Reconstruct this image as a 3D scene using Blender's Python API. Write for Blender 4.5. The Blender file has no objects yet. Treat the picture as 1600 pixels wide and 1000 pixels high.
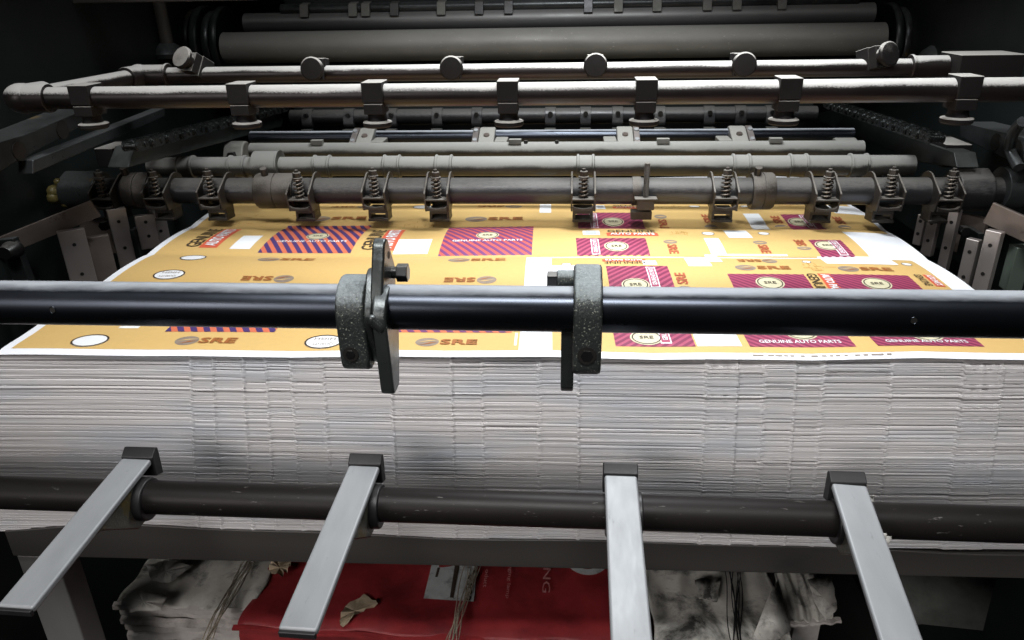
import bpy, math, random
from mathutils import Vector, Matrix
random.seed(7)
scn = bpy.context.scene
COL = scn.collection
PI = math.pi
# ---------------------------------------------------------------- camera
FPX = 1164.0
PITCH, YAW, ROLL = (math.radians(a) for a in (23.8, 4.6, -1.1))
CAM = Vector((0, 0, .32))
_cp, _sp, _cy, _sy = math.cos(PITCH), math.sin(PITCH), math.cos(YAW), math.sin(YAW)
FW = Vector((-_sy * _cp, _cy * _cp, -_sp))
_r0 = Vector((_cy, _sy, 0)); _u0 = _r0.cross(FW)
RT = _r0 * math.cos(ROLL) + _u0 * math.sin(ROLL)
UP = _u0 * math.cos(ROLL) - _r0 * math.sin(ROLL)
cd = bpy.data.cameras.new('camera')
cam = bpy.data.objects.new('camera', cd); COL.objects.link(cam)
cam.matrix_world = Matrix(((RT.x, UP.x, -FW.x, CAM.x), (RT.y, UP.y, -FW.y, CAM.y), (RT.z, UP.z, -FW.z, CAM.z), (0, 0, 0, 1)))
cd.sensor_fit = 'HORIZONTAL'; cd.sensor_width = 36; cd.lens = 36 * FPX / 1600
cd.clip_start = .02; cd.clip_end = 60
cd.dof.use_dof = True; cd.dof.focus_distance = .72; cd.dof.aperture_fstop = 40
scn.camera = cam
# ---------------------------------------------------------------- light: a dim print shop, one tube over the delivery, room light from the front
w = bpy.data.worlds.new("World"); scn.world = w; w.use_nodes = True
bg = w.node_tree.nodes['Background']; bg.inputs[0].default_value = (.80, .90, 1, 1); bg.inputs[1].default_value = .013
def area(name, loc, target, sx, sy, power, col, spread=180):
    ld = bpy.data.lights.new(name, 'AREA'); ld.shape = 'RECTANGLE'; ld.size = sx; ld.size_y = sy
    ld.energy = power; ld.color = col; ld.spread = math.radians(spread)
    o = bpy.data.objects.new(name, ld); COL.objects.link(o); o.location = loc
    o.rotation_euler = (Vector(target) - Vector(loc)).to_track_quat('-Z', 'Y').to_euler()
    return o
area('delivery_tube_lamp', (.08, 1.08, .74), (.03, 1.02, 0), .42, .10, 5.7, (.95, .98, 1), 122)
area('room_lamp_front', (-1.2, -1.55, .78), (-.02, .62, -.42), 1.3, .8, 2.3, (1, .95, .93), 46)
area('ceiling_lamp', (-.10, -.42, 1.95), (-.02, .62, -.12), 1.3, .35, 6.8, (.985, .985, .985), 55)
vs = scn.view_settings
vs.view_transform = 'Standard'; vs.look = 'None'; vs.gamma = 1; vs.exposure = 0; vs.use_curve_mapping = False

# ---------------------------------------------------------------- helpers
def at(px, py, **k):
    """the point of the place seen at a pixel of the photograph, on a plane X=, Y= or Z="""
    d = FW + RT * ((px - 800) / FPX) - UP * ((py - 500) / FPX)
    (a, v), = k.items(); i = 'XYZ'.index(a)
    return CAM + d * ((v - CAM[i]) / d[i])
W = {}
def setid(o, label=None, cat=None, group=None, kind=None):
    if label: o['label'] = label
    if cat: o['category'] = cat
    if group: o['group'] = group
    if kind: o['kind'] = kind
    return o
def empty(name, loc, label, cat, group=None):
    o = bpy.data.objects.new(name, None); COL.objects.link(o); o.location = loc; o.empty_display_size = .02
    W[o.name] = Vector(loc); return setid(o, label, cat, group)
class MB:
    def __init__(s): s.v = []; s.f = []; s.m = []
    def add(s, vs, fs, M=None):
        n = len(s.v)
        s.v += [M @ Vector(v) if M else Vector(v) for v in vs]
        s.f += [tuple(i + n for i in f) for f in fs]; return s
    def box(s, c, d, rot=None):
        x, y, z = (q / 2 for q in d)
        vs = [(a * x, b * y, e * z) for a in (-1, 1) for b in (-1, 1) for e in (-1, 1)]
        M = Matrix.Translation(Vector(c))
        if rot: M = M @ rot
        return s.add(vs, [(0, 1, 3, 2), (4, 6, 7, 5), (0, 4, 5, 1), (2, 3, 7, 6), (0, 2, 6, 4), (1, 5, 7, 3)], M)
    def lathe(s, prof, c, axis='X', n=32, rot=None, cap=True):
        """prof: list of (along, radius)"""
        vs, fs = [], []
        for (a, r) in prof:
            for k in range(n):
                t = 2 * PI * k / n; vs.append((a, r * math.cos(t), r * math.sin(t)))
        for i in range(len(prof) - 1):
            for k in range(n):
                a = i * n + k; b = i * n + (k + 1) % n; fs.append((a, b, b + n, a + n))
        if cap:
            fs.append(tuple(range(n))[::-1]); fs.append(tuple(range((len(prof) - 1) * n, len(prof) * n)))
        A = {'X': Matrix.Identity(4), 'Y': Matrix.Rotation(PI / 2, 4, 'Z'), 'Z': Matrix.Rotation(-PI / 2, 4, 'Y')}[axis]
        M = Matrix.Translation(Vector(c))
        if rot: M = M @ rot
        return s.add(vs, fs, M @ A)
    def cyl(s, p, q, r, n=32, r2=None):
        p, q = Vector(p), Vector(q); L = (q - p).length
        R = (q - p).to_track_quat('X', 'Z').to_matrix().to_4x4()
        return s.lathe([(0, r), (L, r if r2 is None else r2)], p, 'X', n, R)
    def ball(s, c, r, n=20, sc=(1, 1, 1)):
        m = n // 2; prof = [(-r * math.cos(PI * i / m), max(r * math.sin(PI * i / m), 1e-5)) for i in range(m + 1)]
        vs0 = len(s.v); s.lathe(prof, (0, 0, 0), 'Z', n)
        for i in range(vs0, len(s.v)):
            v = s.v[i]; s.v[i] = Vector((v.x * sc[0], v.y * sc[1], v.z * sc[2])) + Vector(c)
        return s
    def tube(s, pts, r, n=8, closed=False):
        pts = [Vector(p) for p in pts]; rings = []; fs = []; vs = []
        up = Vector((.13, .27, .95))
        for i, p in enumerate(pts):
            t = (pts[min(i + 1, len(pts) - 1)] - pts[max(i - 1, 0)]).normalized()
            a = t.cross(up).normalized(); b = t.cross(a)
            rr = r[i] if isinstance(r, (list, tuple)) else r
            for k in range(n):
                q = 2 * PI * k / n; vs.append(p + (a * math.cos(q) + b * math.sin(q)) * rr)
        for i in range(len(pts) - 1):
            for k in range(n):
                x = i * n + k; y = i * n + (k + 1) % n; fs.append((x, y, y + n, x + n))
        fs.append(tuple(range(n))[::-1]); fs.append(tuple(range((len(pts) - 1) * n, len(pts) * n)))
        return s.add(vs, fs)
    def prism(s, poly, a0, a1, axis='X'):
        """poly of 2-D points extruded along an axis: X -> (y,z), Y -> (x,z), Z -> (x,y)"""
        n = len(poly)
        def P(p, a): return {'X': (a, p[0], p[1]), 'Y': (p[0], a, p[1]), 'Z': (p[0], p[1], a)}[axis]
        vs = [P(p, a0) for p in poly] + [P(p, a1) for p in poly]
        fs = [tuple(range(n))[::-1], tuple(range(n, 2 * n))]
        fs += [(i, (i + 1) % n, n + (i + 1) % n, n + i) for i in range(n)]
        return s.add(vs, fs)
def hull2(circles, n=28):
    """convex outline round several circles (y, z, r)"""
    pts = sorted({(round(c[0] + c[2] * math.cos(2 * PI * k / n), 6), round(c[1] + c[2] * math.sin(2 * PI * k / n), 6)) for c in circles for k in range(n)})
    def half(ps):
        h = []
        for p in ps:
            while len(h) > 1 and (h[-1][0] - h[-2][0]) * (p[1] - h[-2][1]) - (h[-1][1] - h[-2][1]) * (p[0] - h[-2][0]) <= 0: h.pop()
            h.append(p)
        return h[:-1]
    return half(pts) + half(pts[::-1])
def build(name, mb, mat, parent=None, bevel=0, sharp=38, recalc=True, mats=None, idx=None):
    me = bpy.data.meshes.new(name)
    if parent is None:
        xs = [v.x for v in mb.v]; ys = [v.y for v in mb.v]; zs = [v.z for v in mb.v]
        org = Vector(((min(xs) + max(xs)) / 2, (min(ys) + max(ys)) / 2, min(zs)))
    else: org = W[parent.name]
    me.from_pydata([tuple(v - org) for v in mb.v], [], mb.f)
    if recalc:
        import bmesh
        bm = bmesh.new(); bm.from_mesh(me); bmesh.ops.recalc_face_normals(bm, faces=bm.faces); bm.to_mesh(me); bm.free()
    me.polygons.foreach_set('use_smooth', [True] * len(me.polygons))
    me.set_sharp_from_angle(angle=math.radians(sharp))
    for m in (mats or [mat]): me.materials.append(m)
    if idx: me.polygons.foreach_set('material_index', idx)
    o = bpy.data.objects.new(name, me); COL.objects.link(o)
    if parent is None: o.location = org
    else: o.parent = parent
    W[o.name] = org
    if bevel:
        b = o.modifiers.new('bevel', 'BEVEL'); b.width = bevel; b.segments = 2; b.limit_method = 'ANGLE'; b.angle_limit = math.radians(40); b.harden_normals = True
    return o
def copy_tree(o, loc=None, label=None, parent=None):
    c = o.copy(); COL.objects.link(c)
    if parent: c.parent = parent
    if loc is not None: c.location = loc
    if label: c['label'] = label
    for ch in [x for x in bpy.data.objects if x.parent == o]: copy_tree(ch, None, None, c)
    return c

# ---------------------------------------------------------------- materials
def mat(name):
    m = bpy.data.materials.new(name); m.use_nodes = True
    return m, m.node_tree.nodes, m.node_tree.links, m.node_tree.nodes['Principled BSDF']
def nd(ns, t, **k):
    n = ns.new(t)
    for a, b in k.items(): setattr(n, a, b)
    return n
def coords(ns, ln, scale=(1, 1, 1)):
    tc = nd(ns, 'ShaderNodeTexCoord'); oi = nd(ns, 'ShaderNodeObjectInfo')
    mu = nd(ns, 'ShaderNodeVectorMath', operation='SCALE'); mu.inputs[0].default_value = (7.3, 3.1, 5.7)
    ln.new(oi.outputs['Random'], mu.inputs['Scale'])
    ad = nd(ns, 'ShaderNodeVectorMath', operation='ADD'); ln.new(tc.outputs['Object'], ad.inputs[0]); ln.new(mu.outputs[0], ad.inputs[1])
    mp = nd(ns, 'ShaderNodeMapping'); mp.inputs['Scale'].default_value = scale; ln.new(ad.outputs[0], mp.inputs[0])
    return mp.outputs[0]
def noise(ns, ln, vec, scale, detail=6, rough=.6, dist=0):
    n = nd(ns, 'ShaderNodeTexNoise'); n.inputs['Scale'].default_value = scale; n.inputs['Detail'].default_value = detail
    n.inputs['Roughness'].default_value = rough; n.inputs['Distortion'].default_value = dist
    ln.new(vec, n.inputs['Vector']); return n.outputs['Fac']
def ramp(ns, ln, fac, lo, hi, a=(0, 0, 0, 1), b=(1, 1, 1, 1)):
    r = nd(ns, 'ShaderNodeValToRGB'); e = r.color_ramp.elements
    e[0].position, e[1].position = lo, hi; e[0].color = a; e[1].color = b
    ln.new(fac, r.inputs[0]); return r.outputs[0]
def mix(ns, ln, fac, a, b):
    m = nd(ns, 'ShaderNodeMix', data_type='RGBA')
    for s, v in ((m.inputs[0], fac), (m.inputs[6], a), (m.inputs[7], b)):
        if hasattr(v, 'default_value') or hasattr(v, 'is_linked'): ln.new(v, s)
        else: s.default_value = v
    return m.outputs[2]
def math_(ns, ln, op, a, b=None):
    m = nd(ns, 'ShaderNodeMath', operation=op)
    for s, v in zip(m.inputs, (a, b)):
        if v is None: continue
        if isinstance(v, (int, float)): s.default_value = v
        else: ln.new(v, s)
    return m.outputs[0]
def c4(c): return (*c, 1) if len(c) == 3 else c
def metal(name, base, rough=.35, metallic=.9, var=.35, dust=0, dust_sheen_col=(.50, .48, .45), dust_sheen_lo=.25, dust_sheen_hi=.75, grain=60, stretch=(1, 1, 1), bump=.0, speck=0, speckcol=(.5, .5, .42), stain=0, staincol=(.2, .13, .02), dn=.9, ds=5):
    """worn machine metal; dust = powder lying on the faces that look up"""
    m, ns, ln, b = mat(name)
    v = coords(ns, ln, stretch)
    n1 = noise(ns, ln, v, grain); n2 = noise(ns, ln, v, grain * .17, 4)
    dk = tuple(x * (1 - var) for x in base); lt = tuple(min(1, x * (1 + var)) for x in base)
    c = mix(ns, ln, ramp(ns, ln, n2, .3, .7), c4(dk), c4(lt))
    rgh = math_(ns, ln, 'ADD', math_(ns, ln, 'MULTIPLY', n1, .28), rough - .14)
    met = metallic
    if stain:
        n4 = noise(ns, ln, v, grain * .5, 5, .7); f4 = ramp(ns, ln, n4, .66 - .16 * stain, .74 - .16 * stain)
        c = mix(ns, ln, f4, c, c4(staincol))
    if speck:
        n3 = noise(ns, ln, v, grain * 9, 3, .7); f3 = ramp(ns, ln, n3, .66 - .1 * speck, .72 - .1 * speck)
        c = mix(ns, ln, f3, c, c4(speckcol))
        met = math_(ns, ln, 'MULTIPLY', math_(ns, ln, 'SUBTRACT', 1, f3), metallic)
    if dust:
        g = nd(ns, 'ShaderNodeNewGeometry'); sx = nd(ns, 'ShaderNodeSeparateXYZ'); ln.new(g.outputs['Normal'], sx.inputs[0])
        nf = noise(ns, ln, v, grain * ds, 5, .75); nb = noise(ns, ln, v, grain * .35, 3)
        z = math_(ns, ln, 'ADD', sx.outputs[2], math_(ns, ln, 'MULTIPLY', math_(ns, ln, 'SUBTRACT', nf, .5), dn))
        z = math_(ns, ln, 'ADD', z, math_(ns, ln, 'MULTIPLY', math_(ns, ln, 'SUBTRACT', nb, .5), dn))
        f = math_(ns, ln, 'MULTIPLY', ramp(ns, ln, z, dust_sheen_lo, dust_sheen_hi), dust)
        c = mix(ns, ln, f, c, c4(dust_sheen_col))
        met = math_(ns, ln, 'MULTIPLY', math_(ns, ln, 'SUBTRACT', 1, f), met)
        rgh = math_(ns, ln, 'ADD', rgh, math_(ns, ln, 'MULTIPLY', f, .55))
    if bump:
        bp = nd(ns, 'ShaderNodeBump'); bp.inputs['Strength'].default_value = bump; bp.inputs['Distance'].default_value = .001
        ln.new(noise(ns, ln, v, grain * 6, 4), bp.inputs['Height']); ln.new(bp.outputs[0], b.inputs['Normal'])
    ln.new(c, b.inputs['Base Color']); ln.new(rgh, b.inputs['Roughness'])
    if isinstance(met, (int, float)): b.inputs['Metallic'].default_value = met
    else: ln.new(met, b.inputs['Metallic'])
    return m
def plain(name, col, rough=.6, var=.1, grain=120, spec=.5, smudge=0, smudgecol=(.02, .02, .02), smudge_scale=9, stretch=(1, 1, 1), bump=0):
    m, ns, ln, b = mat(name)
    v = coords(ns, ln, stretch); n1 = noise(ns, ln, v, grain)
    c = mix(ns, ln, ramp(ns, ln, n1, .3, .7), c4(tuple(x * (1 - var) for x in col)), c4(tuple(min(1, x * (1 + var)) for x in col)))
    if smudge:
        f = ramp(ns, ln, noise(ns, ln, v, smudge_scale, 8, .68, .4), .50, .64)
        c = mix(ns, ln, math_(ns, ln, 'MULTIPLY', f, smudge), c, c4(smudgecol))
        f2 = ramp(ns, ln, noise(ns, ln, v, smudge_scale * 9, 5, .7), .60, .72)
        c = mix(ns, ln, math_(ns, ln, 'MULTIPLY', f2, smudge * .45), c, c4(smudgecol))
    if bump:
        bp = nd(ns, 'ShaderNodeBump'); bp.inputs['Strength'].default_value = bump; bp.inputs['Distance'].default_value = .002
        ln.new(noise(ns, ln, v, grain * .25, 5), bp.inputs['Height']); ln.new(bp.outputs[0], b.inputs['Normal'])
    ln.new(c, b.inputs['Base Color']); b.inputs['Roughness'].default_value = rough; b.inputs['Specular IOR Level'].default_value = spec
    return m
M = {}
M['bar'] = metal('blackened_steel_bar', (.030, .034, .042), .30, .95, .4, grain=25, stretch=(.25, 1, 1), dust=.8, dust_sheen_col=(.46, .49, .53), dust_sheen_lo=.80, dust_sheen_hi=1.06, dn=.14, ds=4)  # the dust inputs here paint a pale highlight along the bar's top
M['lowbar'] = metal('brown_black_steel_bar', (.011, .009, .0085), .46, .2, .4, grain=30, stretch=(.25, 1, 1), speck=.03, speckcol=(.09, .085, .08))
M['lowbar'].node_tree.nodes['Principled BSDF'].inputs['Specular IOR Level'].default_value = .2
M['cast'] = metal('speckled_cast_iron', (.045, .052, .050), .40, .5, .4, grain=70, bump=.55, speck=.55, speckcol=(.26, .27, .22), dust=.55, dust_sheen_col=(.40, .45, .47), dust_sheen_lo=.45, dust_sheen_hi=.95)
M['lever'] = metal('oily_cast_steel', (.06, .066, .064), .30, .7, .5, grain=45, bump=.25, dust=.3, dust_sheen_col=(.38, .42, .44), dust_sheen_lo=.4, dust_sheen_hi=1.0)
M['hole'] = metal('dark_socket', (.008, .007, .006), .6, .2)
M['bolt'] = metal('dark_bolt_steel', (.05, .05, .05), .35, .9, .3, dust=.3, dust_sheen_lo=.5, dust_sheen_hi=1)
M['silver'] = metal('satin_aluminium', (.27, .28, .29), .56, .35, .16, grain=120, bump=.06, stretch=(1, .25, 1), stain=.22, staincol=(.17, .175, .18))
M['cap'] = metal('black_cap', (.022, .021, .022), .45, .3, .3)
M['gusset'] = metal('greasy_casting', (.10, .10, .085), .38, .5, .5, grain=55, bump=.5, stain=.8, staincol=(.16, .12, .05), speck=.25, speckcol=(.35, .32, .24))
M['spray'] = metal('powdered_pipe', (.016, .012, .012), .36, .35, .3, grain=55, stretch=(.6, 1, 1), dust=.97, dust_sheen_col=(.50, .49, .47), dust_sheen_lo=.42, dust_sheen_hi=.62, dn=.62, ds=16)
M['nozzle'] = metal('powdered_nozzle_metal', (.012, .011, .011), .60, 0, .25, grain=80, dust=.95, dust_sheen_col=(.40, .385, .36), dust_sheen_lo=.30, dust_sheen_hi=.55, dn=.35, ds=12)
M['suction'] = metal('dirty_suction_bar', (.045, .046, .050), .34, .7, .45, grain=40, stretch=(.3, 1, 1), dust=.65, dust_sheen_col=(.16, .153, .14), dust_sheen_lo=.15, dust_sheen_hi=.85, dn=1.2, ds=12)
M['clamp'] = metal('dirty_clamp_steel', (.040, .035, .031), .40, .5, .4, grain=90, dust=.75, dust_sheen_col=(.20, .185, .165), dust_sheen_lo=.2, dust_sheen_hi=.85, bump=.2)
M['nozzle'].node_tree.nodes['Principled BSDF'].inputs['Specular IOR Level'].default_value = .15
M['spring'] = metal('dirty_spring_steel', (.07, .058, .048), .36, .8, .3, grain=120, dust=.4, dust_sheen_col=(.34, .31, .27), dust_sheen_lo=.4, dust_sheen_hi=.9)
M['greybar'] = metal('dust_caked_bar', (.055, .055, .05), .45, .5, .3, grain=75, stretch=(.7, 1, 1), dust=.97, dust_sheen_col=(.225, .225, .21), dust_sheen_lo=-.10, dust_sheen_hi=.30, dn=.7, ds=14)
M['rear'] = metal('rear_clamp_metal', (.15, .15, .14), .45, .5, .3, grain=80, dust=.7, dust_sheen_col=(.28, .275, .25), dust_sheen_lo=.0, dust_sheen_hi=.7)
M['roller'] = metal('worn_roller', (.20, .195, .18), .48, .35, .55, grain=14, stretch=(.6, 1.5, 1.5), dust=.5, dust_sheen_col=(.30, .29, .265), dust_sheen_lo=-.3, dust_sheen_hi=.8, stain=.25, staincol=(.13, .135, .135), speck=.02, speckcol=(.35, .34, .32))
M['roller2'] = metal('worn_dark_roller', (.15, .15, .15), .38, .6, .35, grain=9, stretch=(.5, 1.5, 1.5), dust=.4, dust_sheen_col=(.36, .35, .33), dust_sheen_lo=.0, dust_sheen_hi=1)
M['frame'] = metal('dark_green_frame_paint', (.014, .018, .018), .38, .1, .5, grain=14, bump=.1, dust=.35, dust_sheen_col=(.13, .135, .13), dust_sheen_lo=.4, dust_sheen_hi=1.1)
M['rail'] = metal('oiled_black_rail', (.05, .054, .056), .32, .6, .5, grain=40, bump=.2, dust=.4, dust_sheen_col=(.17, .18, .18), dust_sheen_lo=.4, dust_sheen_hi=1, stain=.15)
M['chain'] = metal('oily_chain', (.06, .065, .065), .25, .9, .5, grain=200, bump=.4)
M['green'] = metal('greenish_slide', (.12, .15, .125), .35, .4, .4, grain=30, stretch=(.3, 1, 1), dust=.3, dust_sheen_col=(.32, .36, .31), dust_sheen_lo=.2, dust_sheen_hi=1)
M['plate'] = metal('brushed_steel_plate', (.42, .38, .36), .38, .75, .35, grain=35, stretch=(1, 1, .4), stain=.2, staincol=(.08, .06, .05))
M['link'] = metal('brown_flat_steel', (.20, .165, .145), .42, .6, .35, grain=40, bump=.1, stain=.25, staincol=(.06, .045, .035))
M['board'] = metal('painted_board_edge', (.050, .045, .041), .50, .05, .35, grain=14, stretch=(.3, 1, 1), bump=.1, stain=.3, staincol=(.03, .03, .032))
M['leg'] = metal('grey_leg_paint', (.15, .145, .14), .5, .1, .3, grain=20, stretch=(1, 1, .3))
M['void'] = plain('dark_interior', (.010, .012, .012), .7, .3)
M['floor'] = plain('dark_shop_floor', (.035, .034, .033), .7, .3, 8)
M['white'] = plain('white_paper', (.80, .82, .86), .55, .015, 200)
M['yellow'] = plain('yellow_print', (.64, .43, .165), .36, .03, 200)
M['purple'] = plain('violet_print', (.07, .040, .15), .45, .05)
M['orange'] = plain('vermilion_print', (.62, .16, .085), .45, .05)
M['crim'] = plain('crimson_print', (.52, .10, .085), .45, .05)
M['plum'] = plain('plum_print', (.17, .05, .16), .45, .05)
M['mag'] = plain('magenta_print', (.38, .070, .135), .45, .05)
M['dmag'] = plain('dark_magenta_print', (.20, .028, .075), .45, .05)
M['inkw'] = plain('white_print', (.80, .82, .84), .5, .02)
M['inkc'] = plain('cream_print', (.62, .58, .40), .5, .05)
M['inkk'] = plain('black_print', (.05, .035, .025), .5, .1)
M['inkb'] = plain('brown_print', (.33, .12, .035), .5, .1)
M['inkg'] = plain('grey_print', (.26, .21, .17), .5, .15)
M['inkf'] = plain('faint_brown_print', (.50, .29, .08), .5, .05)
M['inkr'] = plain('red_print', (.62, .11, .055), .5, .05)
M['inkd'] = plain('dark_red_print', (.40, .10, .045), .5, .05)
M['inkp'] = plain('pale_grey_print', (.50, .53, .57), .5, .05)
M['red'] = plain('red_wrapper', (.30, .030, .034), .42, .22, 30, .4, smudge=.5, smudgecol=(.09, .014, .018), smudge_scale=11, bump=.25)
M['redfront'] = plain('red_wrapper_fold', (.31, .03, .033), .42, .2, 40, .4, smudge=.4, smudgecol=(.07, .012, .014), smudge_scale=13, bump=.3)
M['dirty'] = plain('soiled_white_wrapper', (.60, .58, .53), .6, .2, 30, .3, smudge=.97, smudgecol=(.022, .022, .020), smudge_scale=13, bump=.6)
M['fold'] = plain('folded_paper_layers', (.62, .58, .545), .7, .15, 30, .2, smudge=.5, smudgecol=(.12, .09, .075), smudge_scale=20, bump=.3)
M['tear'] = plain('torn_cardboard', (.50, .40, .28), .8, .25, 60, .2, smudge=.45, smudgecol=(.1, .07, .04), smudge_scale=40, bump=.5)
M['card'] = plain('grey_card', (.10, .105, .095), .6, .3, 25, .3, smudge=.5, smudgecol=(.03, .03, .03), smudge_scale=12)
M['twine'] = plain('twine', (.36, .31, .24), .8, .35, 300, .2)
M['label'] = plain('soiled_label', (.50, .53, .53), .55, .1, 60, .3, smudge=.6, smudgecol=(.10, .10, .10), smudge_scale=45)
M['pink'] = plain('faded_lettering', (.50, .22, .22), .6, .2)
M['paperscrap'] = plain('soiled_paper_scrap', (.55, .53, .49), .7, .2, 80, .2, smudge=.6, smudgecol=(.05, .05, .05), smudge_scale=50)
def stack_mat():
    m, ns, ln, b = mat('stacked_paper_edges')
    v = coords(ns, ln, (.35, .35, 110)); n1 = noise(ns, ln, v, 6, 4, .6)
    v2 = coords(ns, ln, (2.2, 2.2, 9)); n2 = noise(ns, ln, v2, 2.2, 4)
    c = mix(ns, ln, ramp(ns, ln, n1, .30, .70), (.47, .445, .44, 1), (.66, .645, .64, 1))
    c = mix(ns, ln, math_(ns, ln, 'MULTIPLY', ramp(ns, ln, n2, .48, .66), .55), c, (.36, .40, .46, 1))
    ln.new(c, b.inputs['Base Color']); b.inputs['Roughness'].default_value = .75; b.inputs['Specular IOR Level'].default_value = .2
    return m
M['stack'] = stack_mat()

# ================================================================ setting
floor = MB().box((0, .8, -.93), (5, 5, .02)); setid(build('floor', floor, M['floor']), kind='structure')
bw = MB().box((0, 2.25, .2), (3.2, .04, 2.2)); setid(build('press_back_wall', bw, M['void']), 'dark painted back panel inside the press behind the rollers', 'panel')
XL_, XR_ = -.80, .66                                        # inner faces of the two side frames
for sx, side in ((XL_ - .03, 'left'), (XR_ + .03, 'right')):
    f = MB().prism([(.62, -.92), (2.2, -.92), (2.2, .9), (1.02, .9), (.98, .20), (.62, .10)], sx - .03, sx + .03)
    setid(build('press_side_frame', f, M['frame'], bevel=.003), 'dark green cast side frame plate along the %s end of the bars' % side, 'side frame')

# ================================================================ the paper stack and the top sheet
TH = math.radians(1.5)
O = at(2, 545, Z=0); UX = Vector((math.cos(TH), math.sin(TH), 0)); VX = Vector((-math.sin(TH), math.cos(TH), 0))
SU, SV = 1.04, .73
def zs(u, v):
    A = .0085 * min(1, max(0, (v - .02) / .16)) * (1 - .25 * math.sin(2.2 * u))
    A *= (.45 + .55 * min(1, u / .22)) * (.5 + .5 * min(1, (SU - u) / .2))
    ph = (v - .292 + .010 * (u - .5)) / .132
    z = A * (abs(math.sin(PI * ph)) ** .65 - .66)
    z += .0012 * math.sin(9 * u + 7 * v) * min(1, max(0, v / .1))
    if v < .006: z -= (.006 - v) ** 2 * 9
    if v < .03: z += (.0010 * math.sin(14 * u + 1) + .0007 * math.sin(37 * u)) * (1 - max(0, v) / .03) * (.4 + u)
    if u > .93: z -= (u - .93) ** 2 * .5 * min(1, max(0, v / .4))
    return z
def S3(u, v, lift=0): return O + UX * u + VX * v + Vector((0, 0, zs(u, v) + lift))
def UV(px, py):
    p = at(px, py, Z=0) - O; return p.dot(UX), p.dot(VX)
DV, DU = .008, .05
def clip(poly, ax, val, keep_gt):
    out = []
    for i in range(len(poly)):
        a, b = poly[i], poly[(i + 1) % len(poly)]
        ia = (a[ax] >= val - 1e-9) if keep_gt else (a[ax] <= val + 1e-9); ib = (b[ax] >= val - 1e-9) if keep_gt else (b[ax] <= val + 1e-9)
        if ia: out.append(a)
        if ia != ib:
            t = (val - a[ax]) / (b[ax] - a[ax]); out.append((a[0] + t * (b[0] - a[0]), a[1] + t * (b[1] - a[1])))
    return out
def dedupe(p):
    q = []
    for a in p:
        if not q or abs(a[0] - q[-1][0]) + abs(a[1] - q[-1][1]) > 1e-6: q.append(a)
    if len(q) > 1 and abs(q[0][0] - q[-1][0]) + abs(q[0][1] - q[-1][1]) < 1e-6: q.pop()
    return q
class Print:
    """flat print lying on the sheet: polygons in sheet coordinates cut along the sheet's own grid"""
    def __init__(s, lift): s.lift = lift; s.d = {}; s.mb = MB()
    def vid(s, p):
        k = (round(p[0], 5), round(p[1], 5))
        if k not in s.d: s.d[k] = len(s.mb.v); s.mb.v.append(S3(p[0], p[1], s.lift))
        return s.d[k]
    def poly(s, poly):
        v0 = min(p[1] for p in poly); v1 = max(p[1] for p in poly)
        for i in range(math.floor(v0 / DV + 1e-6), math.ceil(v1 / DV - 1e-6)):
            q = clip(clip(poly, 1, i * DV, True), 1, (i + 1) * DV, False)
            if len(q) < 3: continue
            u0 = min(p[0] for p in q); u1 = max(p[0] for p in q)
            for j in range(math.floor(u0 / DU + 1e-6), math.ceil(u1 / DU - 1e-6)):
                r = dedupe(clip(clip(q, 0, j * DU, True), 0, (j + 1) * DU, False)) if len(q) > 2 else []
                if len(r) > 2:
                    ids = dedupe_ids([s.vid(p) for p in r])
                    if len(ids) > 2: s.mb.f.append(tuple(ids))
        return s
    def rect(s, a, b): return s.poly([(a[0], a[1]), (b[0], a[1]), (b[0], b[1]), (a[0], b[1])])
    def ell(s, c, ru, rv, n=20): return s.poly([(c[0] + ru * math.cos(2 * PI * k / n), c[1] + rv * math.sin(2 * PI * k / n)) for k in range(n)])
    def ring(s, c, ru, rv, t, n=20, a0=0, a1=2 * PI):
        for k in range(n):
            a, b = a0 + (a1 - a0) * k / n, a0 + (a1 - a0) * (k + 1) / n
            s.poly([(c[0] + ru * math.cos(a), c[1] + rv * math.sin(a)), (c[0] + ru * math.cos(b), c[1] + rv * math.sin(b)),
                    (c[0] + (ru - t) * math.cos(b), c[1] + (rv - t) * math.sin(b)), (c[0] + (ru - t) * math.cos(a), c[1] + (rv - t) * math.sin(a))])
        return s
    def out(s, name, m, parent): return build(name, s.mb, m, parent, recalc=False) if s.mb.f else None
def dedupe_ids(l):
    q = []
    for a in l:
        if a not in q: q.append(a)
    return q
_glyph = {}
def glyphs(txt, off=.02):
    """flat letters as (points, faces), in a box 0..1 x 0..1"""
    if (txt, off) not in _glyph:
        cu = bpy.data.curves.new('t', 'FONT'); cu.body = txt; cu.size = 1; cu.offset = off; cu.resolution_u = 2; cu.fill_mode = 'FRONT' if False else 'BOTH'
        o = bpy.data.objects.new('t', cu); COL.objects.link(o)
        dg = bpy.context.evaluated_depsgraph_get(); me = bpy.data.meshes.new_from_object(o.evaluated_get(dg))
        vs = [v.co.copy() for v in me.vertices]; fs = [tuple(p.vertices) for p in me.polygons if p.normal.z > 0] or [tuple(p.vertices) for p in me.polygons]
        bpy.data.objects.remove(o); bpy.data.curves.remove(cu); bpy.data.meshes.remove(me)
        x0, x1 = min(v.x for v in vs), max(v.x for v in vs); y0, y1 = min(v.y for v in vs), max(v.y for v in vs)
        _glyph[(txt, off)] = ([((v.x - x0) / (x1 - x0), (v.y - y0) / (y1 - y0)) for v in vs], fs)
    return _glyph[(txt, off)]
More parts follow.
